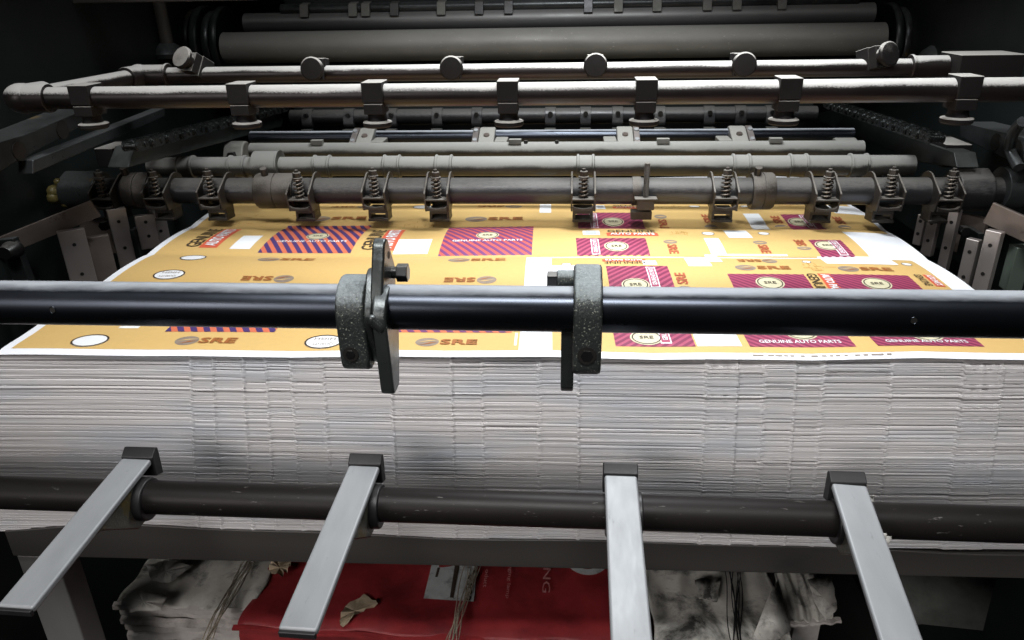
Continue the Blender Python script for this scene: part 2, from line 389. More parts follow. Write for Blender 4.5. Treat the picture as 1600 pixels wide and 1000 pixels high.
def text_uv(mb, txt, c, w, h, rot=0, off=.02, shear=0, place=None):
    g, fs = glyphs(txt, off); co, si = math.cos(math.radians(rot)), math.sin(math.radians(rot)); n = len(mb.v)
    for x, y in g:
        a = (x - .5) * w + shear * (y - .5) * h; b = (y - .5) * h
        u, v = c[0] + a * co - b * si, c[1] + a * si + b * co
        mb.v.append(place(u, v) if place else S3(u, v, .0011))
    mb.f += [tuple(i + n for i in f) for f in fs]

# --- stack
st = empty('paper_stack', O + UX * .52 + VX * .36 + Vector((0, 0, -.226)), 'tall stack of printed sheets with ragged grey white edges under the yellow top sheet', 'paper stack')
def stack_mesh():
    rnd = random.Random(3)
    NX = 420; NL = 150; H = .222
    seams = sorted([UV(x, 560)[0] for x in (290, 325, 372, 408, 448, 497, 606, 702, 752, 842, 905, 1108, 1156, 1200, 1248, 1292, 1398, 1512, 1572)])
    pale = [UV(x, 560)[0] for x in (1112, 1130, 1150, 1520, 1540, 1560)]
    segs = [0] + seams + [SU]
    us = [SU * i / NX for i in range(NX + 1)]
    segi = []; k = 0
    for u in us:
        while k < len(segs) - 2 and u > segs[k + 1]: k += 1
        segi.append(k)
    nearseam = [min(abs(u - s) for s in seams) for u in us]
    paleu = [max(0, 1 - min(abs(u - p) for p in pale) / .010) for u in us]
    hs = [rnd.uniform(.35, 1.9) for _ in range(NL)]; tot = sum(hs); hs = [h * H / tot for h in hs]
    jog = [rnd.uniform(-.0016, .0016) for _ in segs]
    mb = MB(); rows = []
    z = -.004
    def face(u, zz): return .0012 * math.sin(5 * u + 30 * zz) + .0007 * math.sin(13 * u - 55 * zz) + .0012 * math.sin(90 * zz + 2)
    data = []
    def isbig(f): return rnd.random() < (.75 if f < .12 else .5 if f < .36 else .14 if f < .58 else .34 if f < .76 else .12)
    bigs = [isbig(l / NL) for l in range(NL)] + [False]; sgs = [[rnd.random() for _ in segs] for _ in range(NL + 1)]
    for l in range(NL):
        h = hs[l]; f = l / NL
        sg = sgs[l]; lj = [rnd.uniform(-.0004, .0004) for _ in segs]                   # gap strength per run between seams
        big = bigs[l]
        base = rnd.gauss(0, .00035); ph = rnd.uniform(0, 6); wv = rnd.uniform(6, 14); ph2 = rnd.uniform(0, 6)
        row = []
        for i, u in enumerate(us):
            right = .45 + .55 * min(1, max(0, (u - .30) / .5))
            g = sg[segi[i]] ** (2.0 if not big else .8) * (.0034 if big else .0004) * (1.35 - .8 * f) * right
            if sg[segi[i]] < .45: g *= .2
            g *= .65 + .35 * math.sin(wv * u + ph)
            ns_ = nearseam[i]
            if ns_ < .003: g *= ns_ / .003
            g *= 1 - .92 * paleu[i]
            open_ = min(max(g, .00004), h * .8)
            tip = -.0016 * max(0, 1 - ns_ / .003) * abs(math.sin(40 * l + segi[i]))
            y = face(u, z) + base + tip + .0003 * math.sin(wv * 2.3 * u + ph2) - .0010 * paleu[i]
            k2 = min(1, ns_ / .0018)
            sag = (jog[segi[i]] * (1 - f) + lj[segi[i]]) * k2 + .0003 * math.sin(wv * .7 * u + ph) + (.0011 * math.sin(3.1 * u + 2) + .0014 * math.sin(7 * u + 1)) * (1 - f)
            row.append((y, open_, sag))
        data.append(row)
    z = -.004
    for l in range(NL):
        f = l / NL; h = hs[l]; r0, r1, r2 = [], [], []
        for i, u in enumerate(us):
            y, op, sag = data[l][i]; nsag = data[l + 1][i][2] if l + 1 < NL else sag
            uu = .535 + (u - .535) * (1 + .30 * -z) - max(0, .30 - u) / .30 * .034 * (-z / .2) ** .7
            p = O + UX * uu - VX * (.0075 - .004 * max(0, 1 - f / .04) * min(1, max(0, (u - .45) / .2)))
            r0.append(p + VX * (y + op * 9 + .0004) + Vector((0, 0, z + sag)))
            r1.append(p + VX * (y + op * .8) + Vector((0, 0, z + sag - op)))
            r2.append(p + VX * y + Vector((0, 0, z + nsag - h)))
        rows += [r0, r1, r2]; z -= h
    # left and right ends, plain
    NXX = NX + 1
    for r in rows: mb.v += r
    for j in range(len(rows) - 1):
        for i in range(NX):
            a = j * NXX + i; mb.f.append((a, a + NXX, a + NXX + 1, a + 1))
    return mb
sm = build('sheet_edges', stack_mesh(), M['stack'], st, recalc=False, sharp=14); sm['kind'] = 'stuff'
body = MB()
def sp(u, v, z): return O + UX * u + VX * v + Vector((0, 0, z))
vs_ = [sp(u, v, z) for z in (-.222, -.012) for (u, v) in ((.002, .006), (SU - .002, .006), (SU - .002, SV - .004), (.002, SV - .004))]
body.add(vs_, [(3, 2, 1, 0), (4, 5, 6, 7), (0, 1, 5, 4), (1, 2, 6, 5), (2, 3, 7, 6), (3, 0, 4, 7)])
build('sheet_core', body, M['stack'], st)
# --- top sheet
ts = MB(); vl = [-.0095, -.008, -.006, -.003, 0, .004] + [DV * i for i in range(1, int(SV / DV) + 1)]
ul = sorted(set([.01, .02, .03, .04] + [DU * i for i in range(0, int(SU / DU) + 1)] + [SU]))
for v in vl:
    for u in ul: ts.v.append(S3(u, v))
n = len(ul)
for j in range(len(vl) - 1):
    for i in range(n - 1): a = j * n + i; ts.f.append((a, a + 1, a + n + 1, a + n))
sheet = build('printed_sheet', ts, M['white'], recalc=False, sharp=60)
setid(sheet, 'rippled white sheet printed in yellow with striped packaging panels on top of the stack', 'printed sheet')

def R2(bl, tr):
    a, b = UV(*bl), UV(*tr); return (min(a[0], b[0]), min(a[1], b[1])), (max(a[0], b[0]), max(a[1], b[1]))
yl = Print(.00022)
uL = .010; uM = UV(828, 397)[0]; vB = .0005
def ur(px, py): return UV(px, py)[0]
def vr(px, py): return UV(px, py)[1]
v400 = .285
yl.rect((uL, vB), (uM - .004, SV - .02))                                     # left half
uX = ur(862, 420)
yl.rect((uM - .004, v400), (ur(1345, 385), vr(1345, 360)))                   # middle band at the back
yl.rect((uM - .004, vr(1345, 360)), (ur(1375, 350), SV - .02))
uF = ur(1490, 450)
yl.rect((uX, vB), (uF, v400 - .008))
yl.out('yellow_ground', M['yellow'], sheet)
for bl, tr in (((843, 336), (861, 318)), ((1179, 357), (1185, 335)), ((1139, 374), (1165, 360)), ((1112, 396), (1122, 375)), ((1076, 420), (1104, 405)), ((1110, 412), (1119, 396)),
               ((1120, 397), (1230, 395)), ((1283, 403), (1395, 397)), ((1292, 413), (1392, 403)), ((1305, 333), (1330, 318)), ((863, 447), (900, 418)), ((863, 500), (880, 440)), ((1090, 541), (1150, 523)), ((803, 541), (809, 520))):
    Print(.0005).rect(*R2(bl, tr)).out('white_window', M['inkw'], sheet)
frames = []
def panel(bl, tr, base, stripe, period, slope, emblem=None, bar=None, line=None, hidev=None):
    a, b = R2(bl, tr)
    if hidev: b = (b[0], a[1] + hidev) if hidev > 0 else b
    if hidev and hidev < 0: a = (a[0], b[1] + hidev)
    p = Print(.0005).rect(a, b).out('striped_panel', base, sheet)
    s = Print(.0007); w = b[0] - a[0]; h = b[1] - a[1]; sh = h * slope
    k = -abs(sh) - period
    while k < w + abs(sh) + period:
        q = [(a[0] + k + (sh if sh > 0 else 0), a[1]), (a[0] + k + period * .5 + (sh if sh > 0 else 0), a[1]),
             (a[0] + k + period * .5 - (sh if sh < 0 else 0) - (0), b[1]), (a[0] + k - (sh if sh < 0 else 0), b[1])]
        if sh < 0: q = [(a[0] + k, a[1]), (a[0] + k + period * .5, a[1]), (a[0] + k + period * .5 - sh, b[1]), (a[0] + k - sh, b[1])]
        q = clip(clip(q, 0, a[0], True), 0, b[0], False)
        if len(q) > 2: s.poly(q)
        k += period
    s.out('stripes', stripe, p)
    c = None
    if emblem:
        c = UV(*emblem); c = (c[0], min(max(c[1], a[1] + .012), b[1] - .012)); ru, rv = .0165, .0165
        rv = min(rv, c[1] - a[1], b[1] - c[1]) if False else rv
        e = Print(.0009).ell(c, ru, rv).out('round_emblem', M['inkc'], p)
        Print(.0011).ring(c, ru * .90, rv * .90, .0014).out('emblem_ring', M['inkk'], p)
        t = MB(); text_uv(t, 'SRE', c, .014, .0065, 0, .01, place=lambda u, v: S3(u, v, .0013)); build('emblem_letters', t, M['inkk'], p, recalc=False)
    if bar:
        x = ur(bar, (bl[1] + tr[1]) / 2); hh = h * .86
        Print(.0009).rect((x - .0055, a[1] + h * .07), (x + .0055, b[1] - h * .07)).out('text_strip', M['inkw'], p)
        Print(.0011).rect((x - .0042, a[1] + h * .10), (x + .0042, b[1] - h * .10)).out('strip_field', base, p)
        t = MB(); text_uv(t, 'GENUINE AUTO PARTS', (x, (a[1] + b[1]) / 2), h * .7, .0055, 90, .02, place=lambda u, v: S3(u, v, .0014)); build('strip_lettering', t, M['inkw'], p, recalc=False)
    if line:
        y = vr((bl[0] + tr[0]) / 2, line); t = MB()
        text_uv(t, 'GENUINE AUTO PARTS', ((a[0] + b[0]) / 2, y), w * .78, .0068, 0, .01, place=lambda u, v: S3(u, v, .0012)); build('white_lettering', t, M['inkw'], p, recalc=False)
    return p
P1 = panel((402, 393), (580, 350), M['orange'], M['purple'], .0140, .55, (497, 371), None, 379)
P2 = panel((684, 397), (834, 352), M['crim'], M['plum'], .0125, .75, (762, 371), None, 379)
panel((904, 358), (1000, 335), M['mag'], M['dmag'], .0100, -.8, (958, 347), 928)
panel((902, 398), (1008, 376), M['mag'], M['dmag'], .0100, -.8, (963, 387), 930)
panel((953, 452), (1042, 420), M['mag'], M['dmag'], .0110, -.9, (993, 446), 1020)
panel((1148, 452), (1255, 432), M['mag'], M['dmag'], .0095, 1.1, (1203, 444), None, None, -.085)
panel((1312, 452), (1418, 431), M['mag'], M['dmag'], .0095, 1.1, (1370, 444), None, None, -.085)
panel((1240, 357), (1268, 336), M['mag'], M['dmag'], .0095, .9, (1249, 346), 1263)
panel((1285, 398), (1313, 376), M['mag'], M['dmag'], .0095, .9, (1293, 384), 1310)
panel((962, 541), (1080, 524), M['mag'], M['dmag'], .0100, -.9, (1010, 528), 1040, None, .085)
panel((1172, 542), (1322, 524), M['mag'], M['dmag'], .0095, 1.0, (1250, 521), None, 535, .085)
panel((1372, 542), (1518, 526), M['mag'], M['dmag'], .0095, 1.0, (1445, 523), None, 535, .085)
panel((258, 519), (434, 513), M['orange'], M['purple'], .0140, .55, None, None, None, .125)
panel((618, 519), (800, 514), M['orange'], M['plum'], .0135, .55, None, None, None, .125)
def logo(x0, x1, y, rot=0, ink='inkb', ovalr=.021):
    """ellipse mark followed by three wide letters; x0, x1 = left and right px in the photograph"""
    ll = MB()
    a, b = UV(x0, y), UV(x1, y); w = b[0] - a[0]; c = ((a[0] + b[0]) / 2, (a[1] + b[1]) / 2); s = -1 if rot == 180 else 1
    ru = w * .19; rv = .0105; e = (c[0] - s * (w / 2 - ru), c[1])
    o = Print(.0005).ell(e, ru, rv).out('logo_mark', M['inkg'], sheet)
    Print(.0007).poly([(e[0] - s * ru * .9, e[1] - s * rv * .15), (e[0] + s * ru * .1, e[1] + s * rv * .35), (e[0] + s * ru * .95, e[1] + s * rv * .38), (e[0] + s * ru * .1, e[1] + s * rv * .12)][::1]).out('mark_swoosh', M['yellow'], o)
    Print(.0008).poly([(e[0] - s * ru * .6, e[1] - s * rv * .75), (e[0] + s * ru * .3, e[1] - s * rv * .1), (e[0] + s * ru * .9, e[1] - s * rv * .05), (e[0] + s * ru * .2, e[1] - s * rv * .45)]).out('mark_stroke', M['inkb'], o)
    t = MB(); text_uv(t, 'SRE', (c[0] + s * w * .20, c[1]), w * .60, .0125, rot, .03)
    build('logo_letters', t, M[ink], sheet, recalc=False)
for q in ((403, 492, 405), (700, 790, 406), (482, 573, 342), (727, 817, 344), (274, 370, 533), (649, 746, 535), (1309, 1394, 422), (1148, 1234, 422)): logo(*q)
for q in ((378, 459, 437), (694, 776, 438), (518, 581, 323), (747, 816, 325), (1152, 1214, 409)): logo(*q, 180, 'inkb')
def vlogo(px, y0, y1, rot):
    a, b = UV(px, y0), UV(px, y1); c = ((a[0] + b[0]) / 2, (a[1] + b[1]) / 2); L = min(abs(a[1] - b[1]), .085); s = 1 if rot == 90 else -1
    e = (c[0], c[1] - s * L * .34)
    o = Print(.0005).ell(e, .0095, L * .15).out('logo_mark', M['inkg'], sheet)
    Print(.0007).poly([(e[0] - .009, e[1]), (e[0], e[1] - L * .05), (e[0] + .009, e[1] + L * .02), (e[0], e[1] + L * .01)]).out('mark_swoosh', M['yellow'], o)
    t = MB(); text_uv(t, 'SRE', (c[0], c[1] + s * L * .17), L * .58, .013, rot, .03); build('logo_letters', t, M['inkd'], sheet, recalc=False)
for q in ((1035, 356, 337, -90), (1050, 396, 378, -90), (1107, 355, 336, 90), (1192, 395, 378, -90), (1216, 354, 338, 90), (1252, 390, 376, 90), (1314, 354, 338, 90), (1066, 456, 430, 90)): vlogo(*q)
def oval(px, py, rx, txt=None, k=.55):
    c = UV(px, py); ru = UV(px + rx, py)[0] - c[0]; rv = ru * k
    o = Print(.0005).ell(c, ru, rv).out('white_oval', M['inkw'], sheet)
    Print(.0008).ring(c, ru, rv, ru * .10).out('oval_outline', M['inkk'], o)
    if txt:
        t = MB()
        for i, s in enumerate(txt): text_uv(t, s, (c[0], c[1] + rv * (.35 - .7 * i)), ru * 1.1, rv * .36, 180, 0, place=lambda u, v: S3(u, v, .0012))
        build('oval_lettering', t, M['inkg'], o, recalc=False)
for q in ((302, 403, 20, None, .8), (265, 432, 24, ('HIGH', 'QUALITY'), .8), (141, 533, 28, None, .8), (506, 534, 30, ('HIGH', 'QUALITY'), .8), (661, 325, 16, None, .9)): oval(*q)
for q in ((1085, 322, 9), (1165, 322, 9), (1106, 367, 10), (1193, 366, 9), (1260, 410, 7), (1417, 411, 8), (885, 417, 8)): oval(*q, None, 1.0)
def genuine(c, L, rot, hz=.016, gap=.017, patch=None):
    """the two line mark: black letters over a red box with white letters"""
    co, si = math.cos(math.radians(rot)), math.sin(math.radians(rot))
    t = MB(); text_uv(t, 'GENUINE', c, L, hz, rot, .01); build('black_lettering', t, M['inkk'], sheet, recalc=False)
    d = (c[0] + gap * si, c[1] - gap * co)
    W2, H2 = (L * 1.06 / 2, hz * .62)
    q = [(d[0] + x * co - y * si, d[1] + x * si + y * co) for x, y in ((-W2, -H2), (W2, -H2), (W2, H2), (-W2, H2))]
    b = Print(.0005).poly(q).out('red_box', M['inkr'], sheet)
    t = MB(); text_uv(t, 'AUTO PARTS', d, L * .92, hz * .80, rot, .03, place=lambda u, v: S3(u, v, .0012)); build('box_lettering', t, M['inkw'], b, recalc=False)
ca = UV(320, 372); genuine((ca[0], ca[1]), .088, 90, .021, .024)
cb = UV(585, 374); genuine((cb[0], cb[1]), .088, 90, .021, .024)
genuine(UV(986, 364), .068, 0, .013, .0165); genuine(UV(988, 321), .062, 0, .013, .0165); genuine(UV(976, 414), .052, 180, .009, .012)
genuine(UV(1278, 445), .060, -90, .012, -.016); genuine(UV(1442, 437), .035, -90, .009, -.013)
for bl, tr in (((358, 389), (412, 370)), ((613, 394), (676, 376)), ((911, 371), (936, 363)), ((1005, 418), (1024, 410)), ((931, 329), (944, 320)), ((185, 514), (220, 511))): Print(.0005).rect(*R2(bl, tr)).out('white_label_patch', M['inkw'], sheet)
for bl, tr in (((915, 370), (931, 365)), ((1007, 417), (1021, 411)), ((934, 327), (942, 322))): Print(.0009).rect(*R2(bl, tr)).out('grey_block', M['inkp'], sheet)
fd = Print(.0006)                                           # faint carton drawings: fine brown dashes
rnd = random.Random(5)
for (x0, x1, y0, y1) in ((350, 470, 337, 349), (600, 700, 344, 354), (1010, 1062, 320, 328), (1040, 1075, 364, 371), (1255, 1290, 416, 426), (1210, 1240, 318, 326)):
    for k in range(16):
        u, v = UV(rnd.uniform(x0, x1), rnd.uniform(y0, y1)); L = rnd.uniform(.004, .014); T = rnd.choice(((L, .0012), (.0009, L)))
        fd.rect((u, v), (u + T[0], v + T[1]))
fd.out('fine_marks', M['inkf'], sheet)['kind'] = 'stuff'
ed = Print(.0006)
x = 1172
while x < 1392:
    u, v = UV(x, 546); L = rnd.uniform(.003, .007); ed.rect((u, -.0050), (u + L, -.0030)); x += rnd.uniform(9, 17)
ed.out('edge_marks', M['inkg'], sheet)['kind'] = 'stuff'

# ================================================================ front bar and its two brackets
YF = .5; ZF = .108; RF = .0168
fb = empty('front_bar', (0, YF, ZF - RF), 'thick black round bar crossing in front of the printed sheet', 'bar')
barm = build('bar_tube', MB().lathe([(-.9, RF), (.8, RF)], (0, YF, ZF), 'X', 64), M['bar'], fb)
for px, py in ((82, 484), (1428, 501)):
    p = at(px, py, Y=YF - RF)
    dz = p.z - ZF; ny = -math.sqrt(max(RF * RF - dz * dz, 0)); d = Vector((0, ny, dz)).normalized()
    c = Vector((p.x, YF, ZF))
    build('drilled_hole', MB().cyl(c + d * (RF - .004), c + d * (RF + .0002), .0022, 20), M['hole'], fb)
    rim = MB(); rim.tube([c + d * (RF + .0001) + Vector((.0024 * math.cos(a), 0, 0)) + d.cross(Vector((1, 0, 0))) * .0024 * math.sin(a) for a in [2 * PI * k / 20 for k in range(21)]], .00025, 6)
    build('hole_rim', rim, M['bar'], fb)
def bracket_left():
    xc = at(544, 500, Y=YF - RF - .008).x; hw = .0108
    t = empty('lever_bracket', (xc, YF, ZF), 'speckled dark casting with an upright lever clamped on the front bar', 'bracket')
    yb, zb = YF, ZF
    col = MB().prism(hull2([(yb + .002, zb - .001, .0245), (yb - .010, zb - .034, .0115), (yb - .004, zb - .034, .011)]), xc - hw, xc + hw)
    build('collar', col, M['cast'], t, bevel=.0025)
    ps = at(548, 553, Y=yb - .0215)
    s = MB().lathe([(0, .0058), (.0012, .0058)], (ps.x, yb - .0226, ps.z), 'Y', 24); build('screw_recess', s, M['hole'], t)
    s = MB().lathe([(0, .0036), (.0006, .0036)], (ps.x, yb - .0231, ps.z), 'Y', 6); build('socket_screw', s, M['bolt'], t)
    x0 = xc + hw + .0015; x1 = x0 + .0105
    web = MB().prism(hull2([(yb + .006, zb + .016, .012), (yb, zb - .004, .021), (yb - .004, zb - .032, .010)]), xc + hw - .002, x0 + .004); build('web', web, M['lever'], t, bevel=.002)
    upper = MB().prism(hull2([(yb + .010, zb + .041, .0085), (yb + .004, zb + .006, .0200), (yb + .026, zb + .018, .006)]), x0 + .002, x1 + .001)
    build('upper_lever', upper, M['lever'], t, bevel=.002)
    low = MB().prism(hull2([(yb - .004, zb - .004, .0212), (yb - .014, zb - .058, .0065), (yb - .006, zb - .058, .0065)]), x0 + .0045, x1 + .0045); build('lower_lever', low, M['lever'], t, bevel=.002)
    weld = MB()
    for k in range(5): weld.ball((x0 + .005 + .0013 * k, yb - .0235, zb - .001 - .0012 * k), .0042, 12, (1, .6, 1.2))
    build('weld_bead', weld, M['lever'], t)
    h = MB().cyl((x1 - .001, yb + .013, zb + .036), (x1 + .0013, yb + .013, zb + .036), .0028, 18); build('lever_hole', h, M['hole'], t)
    b = MB().cyl((x1 - .002, yb + .018, zb + .0205), (x1 + .006, yb + .018, zb + .0205), .0045, 20); b.cyl((x1 + .005, yb + .018, zb + .0205), (x1 + .0135, yb + .018, zb + .0205), .0072, 6); build('hex_bolt', b, M['bolt'], t, bevel=.0006)
bracket_left()
def bracket_right():
    xc = at(919, 500, Y=YF - RF - .008).x; hw = .0103
    t = empty('finger_bracket', (xc, YF, ZF), 'speckled grey clamp with a narrow black finger hanging from the front bar', 'bracket')
    yb, zb = YF, ZF
    col = MB().prism(hull2([(yb + .003, zb + .001, .0245), (yb + .012, zb + .020, .010), (yb - .010, zb - .036, .0105), (yb - .003, zb - .036, .0105)]), xc - hw, xc + hw)
    build('collar', col, M['cast'], t, bevel=.0025)
    ps = at(917, 555, Y=yb - .0205)
    build('screw_recess', MB().lathe([(0, .0068), (.0012, .0068)], (ps.x, yb - .0216, ps.z), 'Y', 24), M['hole'], t)
    build('socket_screw', MB().lathe([(0, .0044), (.0006, .0044)], (ps.x, yb - .0221, ps.z), 'Y', 6), M['bolt'], t)
    fg = MB().prism([(yb + .004, zb + .004), (yb + .004, zb - .064), (yb - .004, zb - .066), (yb - .010, zb - .060), (yb - .010, zb + .002)], xc - hw - .0085, xc - hw + .001)
    build('finger', fg, M['lever'], t, bevel=.0012)
    b = MB().cyl((xc - hw - .012, yb + .014, zb + .0185), (xc - hw + .002, yb + .014, zb + .0185), .0062, 24); build('bolt_shank', b, M['cast'], t, bevel=.0008)
    b = MB().box((xc - hw - .0155, yb + .013, zb + .0175), (.0075, .011, .0105)); build('square_head', b, M['bolt'], t, bevel=.0008)
bracket_right()

# ================================================================ lower bar with its four stop arms
YB = .54; ZB = -.1035; RB = .0155
setid(build('lower_bar', MB().lathe([(-.9, RB), (.8, RB)], (0, YB, ZB), 'X', 64), M['lowbar']), 'brown black round bar in front of the lower part of the paper stack', 'bar')
ARM = [((213, 716), (22, 948), 'leftmost silver stop arm pointing at the lower left corner, greasy gusset showing'),
       ((569, 727), (464, 983), 'silver stop arm over the red ream with its blunt end in view'),
       ((970, 742), (988, 1012), 'straight silver stop arm just right of the middle of the lower bar'),
       ((1327, 756), (1412, 1012), 'rightmost silver stop arm with torn paper caught beside it')]
ZA = ZB + RB + .013
for i, (a, b, lab) in enumerate(ARM):
    p = at(*a, Z=ZA); q = p + Vector(((-.0052, -.168, -.0168), (-.0051, -.1755, -.0175), (-.002, -.180, -.018), (-.0160, -.180, -.018))[i])
    # a step of tilt so the plate keeps to the photo's line
    L = (q - p).length; d = (q - p).normalized()
    t = empty('sheet_stop', (p.x, YB, ZB), lab, 'sheet stop', 'silver stop arms clamped on the lower bar')
    rot = Vector((0, -1, 0)).rotation_difference(d).to_matrix().to_4x4()
    mid = (p + q) / 2; nrm = rot @ Vector((0, 0, 1)); th = .0065
    build('arm_plate', MB().box(mid - nrm * th / 2, (.029, L, th), rot), M['silver'], t, bevel=.0022)
    build('tip_shade_strip', MB().box(q + d * .0012 - nrm * (th / 2 + .0012), (.0275, .003, th - .001), rot), M['cap'], t, bevel=.0008)  # added black strip: shade of the arm's tip face put in as colour
    cp = MB().prism([(p.y + .0005, p.z + .0006), (p.y + .0005, p.z - .020), (p.y + .012, p.z - .024), (p.y + .0125, p.z + .0045), (p.y + .009, p.z + .0065)], p.x - .0155, p.x + .0155)
    build('end_cap', cp, M['cap'], t, bevel=.001)
    co = MB().prism(hull2([(YB, ZB - .0022, .0200)]), p.x - .0135, p.x + .0185)
    build('collar', co, M['cap'], t, bevel=.0015)
    gz = ZA - th - .001
    g = MB().prism([(YB + .004, gz), (YB - .072, gz - .0075), (YB - .060, gz - .011), (YB - .016, ZB - .0245), (YB, ZB - .0255), (YB + .004, ZB)], p.x - .009, p.x + .0105)
    build('gusset', g, M['gusset'], t, bevel=.0015)
# scrap of paper wrapped on the rightmost collar
sc = MB(); p = at(1385, 800, Y=YB - RB - .006)
for k in range(5):
    r0 = .0185 + .0012 * k; x0 = p.x - .006 + .0035 * k; pts = []
    for j in range(12):
        a = math.radians(75 + 19 * j + 5 * k); rr = r0 + .002 * math.sin(j * 1.7 + k)
        pts.append((x0 + .004 * math.sin(j * .6 + k), YB - rr * math.sin(a) * 1.0, ZB + rr * math.cos(a)))
    n0 = len(sc.v)
    for q in pts: sc.v += [Vector(q), Vector((q[0] + .0032, q[1] - .0008, q[2]))]
    for j in range(11): sc.f.append((n0 + 2 * j, n0 + 2 * j + 1, n0 + 2 * j + 3, n0 + 2 * j + 2))
so = build('torn_paper_strip', sc, M['paperscrap'], recalc=False); so.modifiers.new('thick', 'SOLIDIFY').thickness = .0004
setid(so, 'crumpled strip of torn paper wrapped round the lower bar beside the rightmost arm', 'paper scrap')

# ================================================================ delivery board and leg, bundles below
YT = .618
db = empty('delivery_board', (0, YT, -.265), 'worn grey brown board edge with a leg carrying the paper stack', 'board')
x0 = at(4, 850, Y=YT).x; ztop = -.214
bd = MB(); nseg = 60; zb0 = -.262
for i in range(nseg + 1):
    x = x0 + (1.0 - x0) * i / nseg; zt = ztop + .0016 * math.sin(9 * x) + .0012 * math.sin(23 * x + 1) - .010 * max(0, min(1, (x + .45) / .45)) - .006 * max(0, min(1, x / .4)) - .010 * max(0, min(1, (-x - .50) / .12))
    yy = .640 + (x + .05) * .026
    bd.v += [Vector((x, yy, zb0 - .004 * x)), Vector((x, yy, zt)), Vector((x, yy + .6, zt)), Vector((x, yy + .6, zb0 - .004 * x))]
for i in range(nseg):
    a = i * 4
    for k in range(4): bd.f.append((a + k, a + (k + 1) % 4, a + 4 + (k + 1) % 4, a + 4 + k))
bd.f += [(0, 1, 2, 3), tuple(nseg * 4 + k for k in (3, 2, 1, 0))]
build('board_panel', bd, M['board'], db, bevel=.0015)
pl = at(56, 872, Y=YT + .012)
build('leg', MB().box((pl.x, YT + .030, -.264 - .32), (.048, .034, .64)), M['leg'], db, bevel=.002)
ZT = -.42
def T(px, py, z=ZT): return at(px, py, Z=z)
def bundle(name, label, cat, pts, front_layers, m_top, m_front, group=None):
    """a wrapped bundle: irregular top outline (front-left, front-right, back-right, back-left) and a front made of folded layers"""
    fl, fr, br, bl = pts
    t = empty(name, ((fl.x + fr.x) / 2, (fl.y + br.y) / 2, -.92), label, cat, group)
    nx, ny = 64, 28; mb = MB(); r = random.Random(len(label))
    ph = [r.uniform(0, 6) for _ in range(6)]
    from mathutils import noise as NZ
    ck = .0022 if 'red' in label else .0065
    def h(s, v):
        q = Vector((s * 5 + ph[0] * 9, v * 3 + ph[1], ph[2])); rr = (1 - abs(NZ.noise(q)) * 2) * .6 + (1 - abs(NZ.noise(q * 2.7)) * 2) * .3
        return ck * (rr - .4) + .0026 * math.sin(7 * s + ph[0]) * math.sin(4 * v + ph[1]) + .0016 * math.sin(19 * s + 9 * v + ph[2]) + .0008 * math.sin(41 * s - 17 * v + ph[3]) - (.006 * (1 - v / .08) ** 2 if v < .08 else 0)
    for j in range(ny + 1):
        v = (j / ny) ** 1.5
        for i in range(nx + 1):
            s = i / nx; p = fl.lerp(fr, s).lerp(bl.lerp(br, s), v); mb.v.append(p + Vector((.002 * math.sin(23 * v + ph[4]) if i in (0, nx) else 0, .0018 * math.sin(25 * s + ph[5]) if j == 0 else 0, h(s, v))))
    for j in range(ny):
        for i in range(nx): a = j * (nx + 1) + i; mb.f.append((a, a + 1, a + nx + 2, a + nx + 1))
    o = build('wrapper_top', mb, m_top, t, recalc=False, sharp=60); sd = o.modifiers.new('thick', 'SOLIDIFY'); sd.thickness = .001; sd.offset = -1
    z = ZT - .005
    for k, hh in enumerate(front_layers):
        dy = r.uniform(-.004, .004) + .0015 * k; dx = r.uniform(-.012, .004); L = MB()
        a = Vector((fl.x + dx, fl.y - .002 + dy, 0)); b = Vector((fr.x - dx, fr.y - .002 + dy, 0)); N = 24
        for i in range(N + 1):
            p = a.lerp(b, i / N); wv = .0016 * math.sin(11 * i / N + k * 2 + ph[1]) + .0012 * math.sin(29 * i / N + k)
            for zz, yy in ((z - .0004, .006), (z - hh * .25, 0), (z - hh * .75, -.0004), (z - hh * .98, .006)): L.v.append(Vector((p.x, p.y + wv + yy, zz + .0012 * math.sin(8 * i / N + k + ph[2]))))
        for i in range(N):
            for q in range(3): c = i * 4 + q; L.f.append((c, c + 4, c + 5, c + 1))
        build('folded_layer', L, m_front, t, recalc=False, sharp=50); z -= hh
    cb = MB(); mid = (fl + br) / 2
    vsx = [Vector((p.x, p.y + (.012 if i < 2 else 0), zz)) for zz in (-.915, ZT - .012) for i, p in enumerate((fl, fr, br, bl))]
    for v in vsx: v.x += .01 if v.x < mid.x else -.01
    cb.add(vsx, [(3, 2, 1, 0), (4, 5, 6, 7), (0, 1, 5, 4), (1, 2, 6, 5), (2, 3, 7, 6), (3, 0, 4, 7)])
    build('pack_body', cb, m_front, t)
    return t
def back(p, y): return Vector((p.x, y, ZT))
fl, fr = T(184, 940), T(398, 948)
bundle('soiled_white_bundle', 'soiled white paper bundle with folded layered front under the left of the board', 'paper bundle', (fl, fr, back(fr, .98), back(fl, .98)), [.012, .013, .014, .016, .02, .02, .02], M['dirty'], M['fold'])
fl, fr = T(370, 976), T(1019, 1003)
fl.x += .002
ream = bundle('red_ream', 'wrapped ream in worn red paper with torn patch and soiled label under the board', 'paper ream', (fl, fr, back(fr, 1.0), back(fl, 1.0)), [.006, .05, .08], M['red'], M['redfront'])
fl, fr = T(1023, 1003), T(1240, 1012)
bundle('torn_white_bundle', 'torn soiled white paper bundle just right of the red ream', 'paper bundle', (fl, fr, back(fr, 1.0), back(fl, 1.0)), [.01, .02, .03], M['dirty'], M['fold'])
fl, fr = T(1236, 968), T(1304, 962)
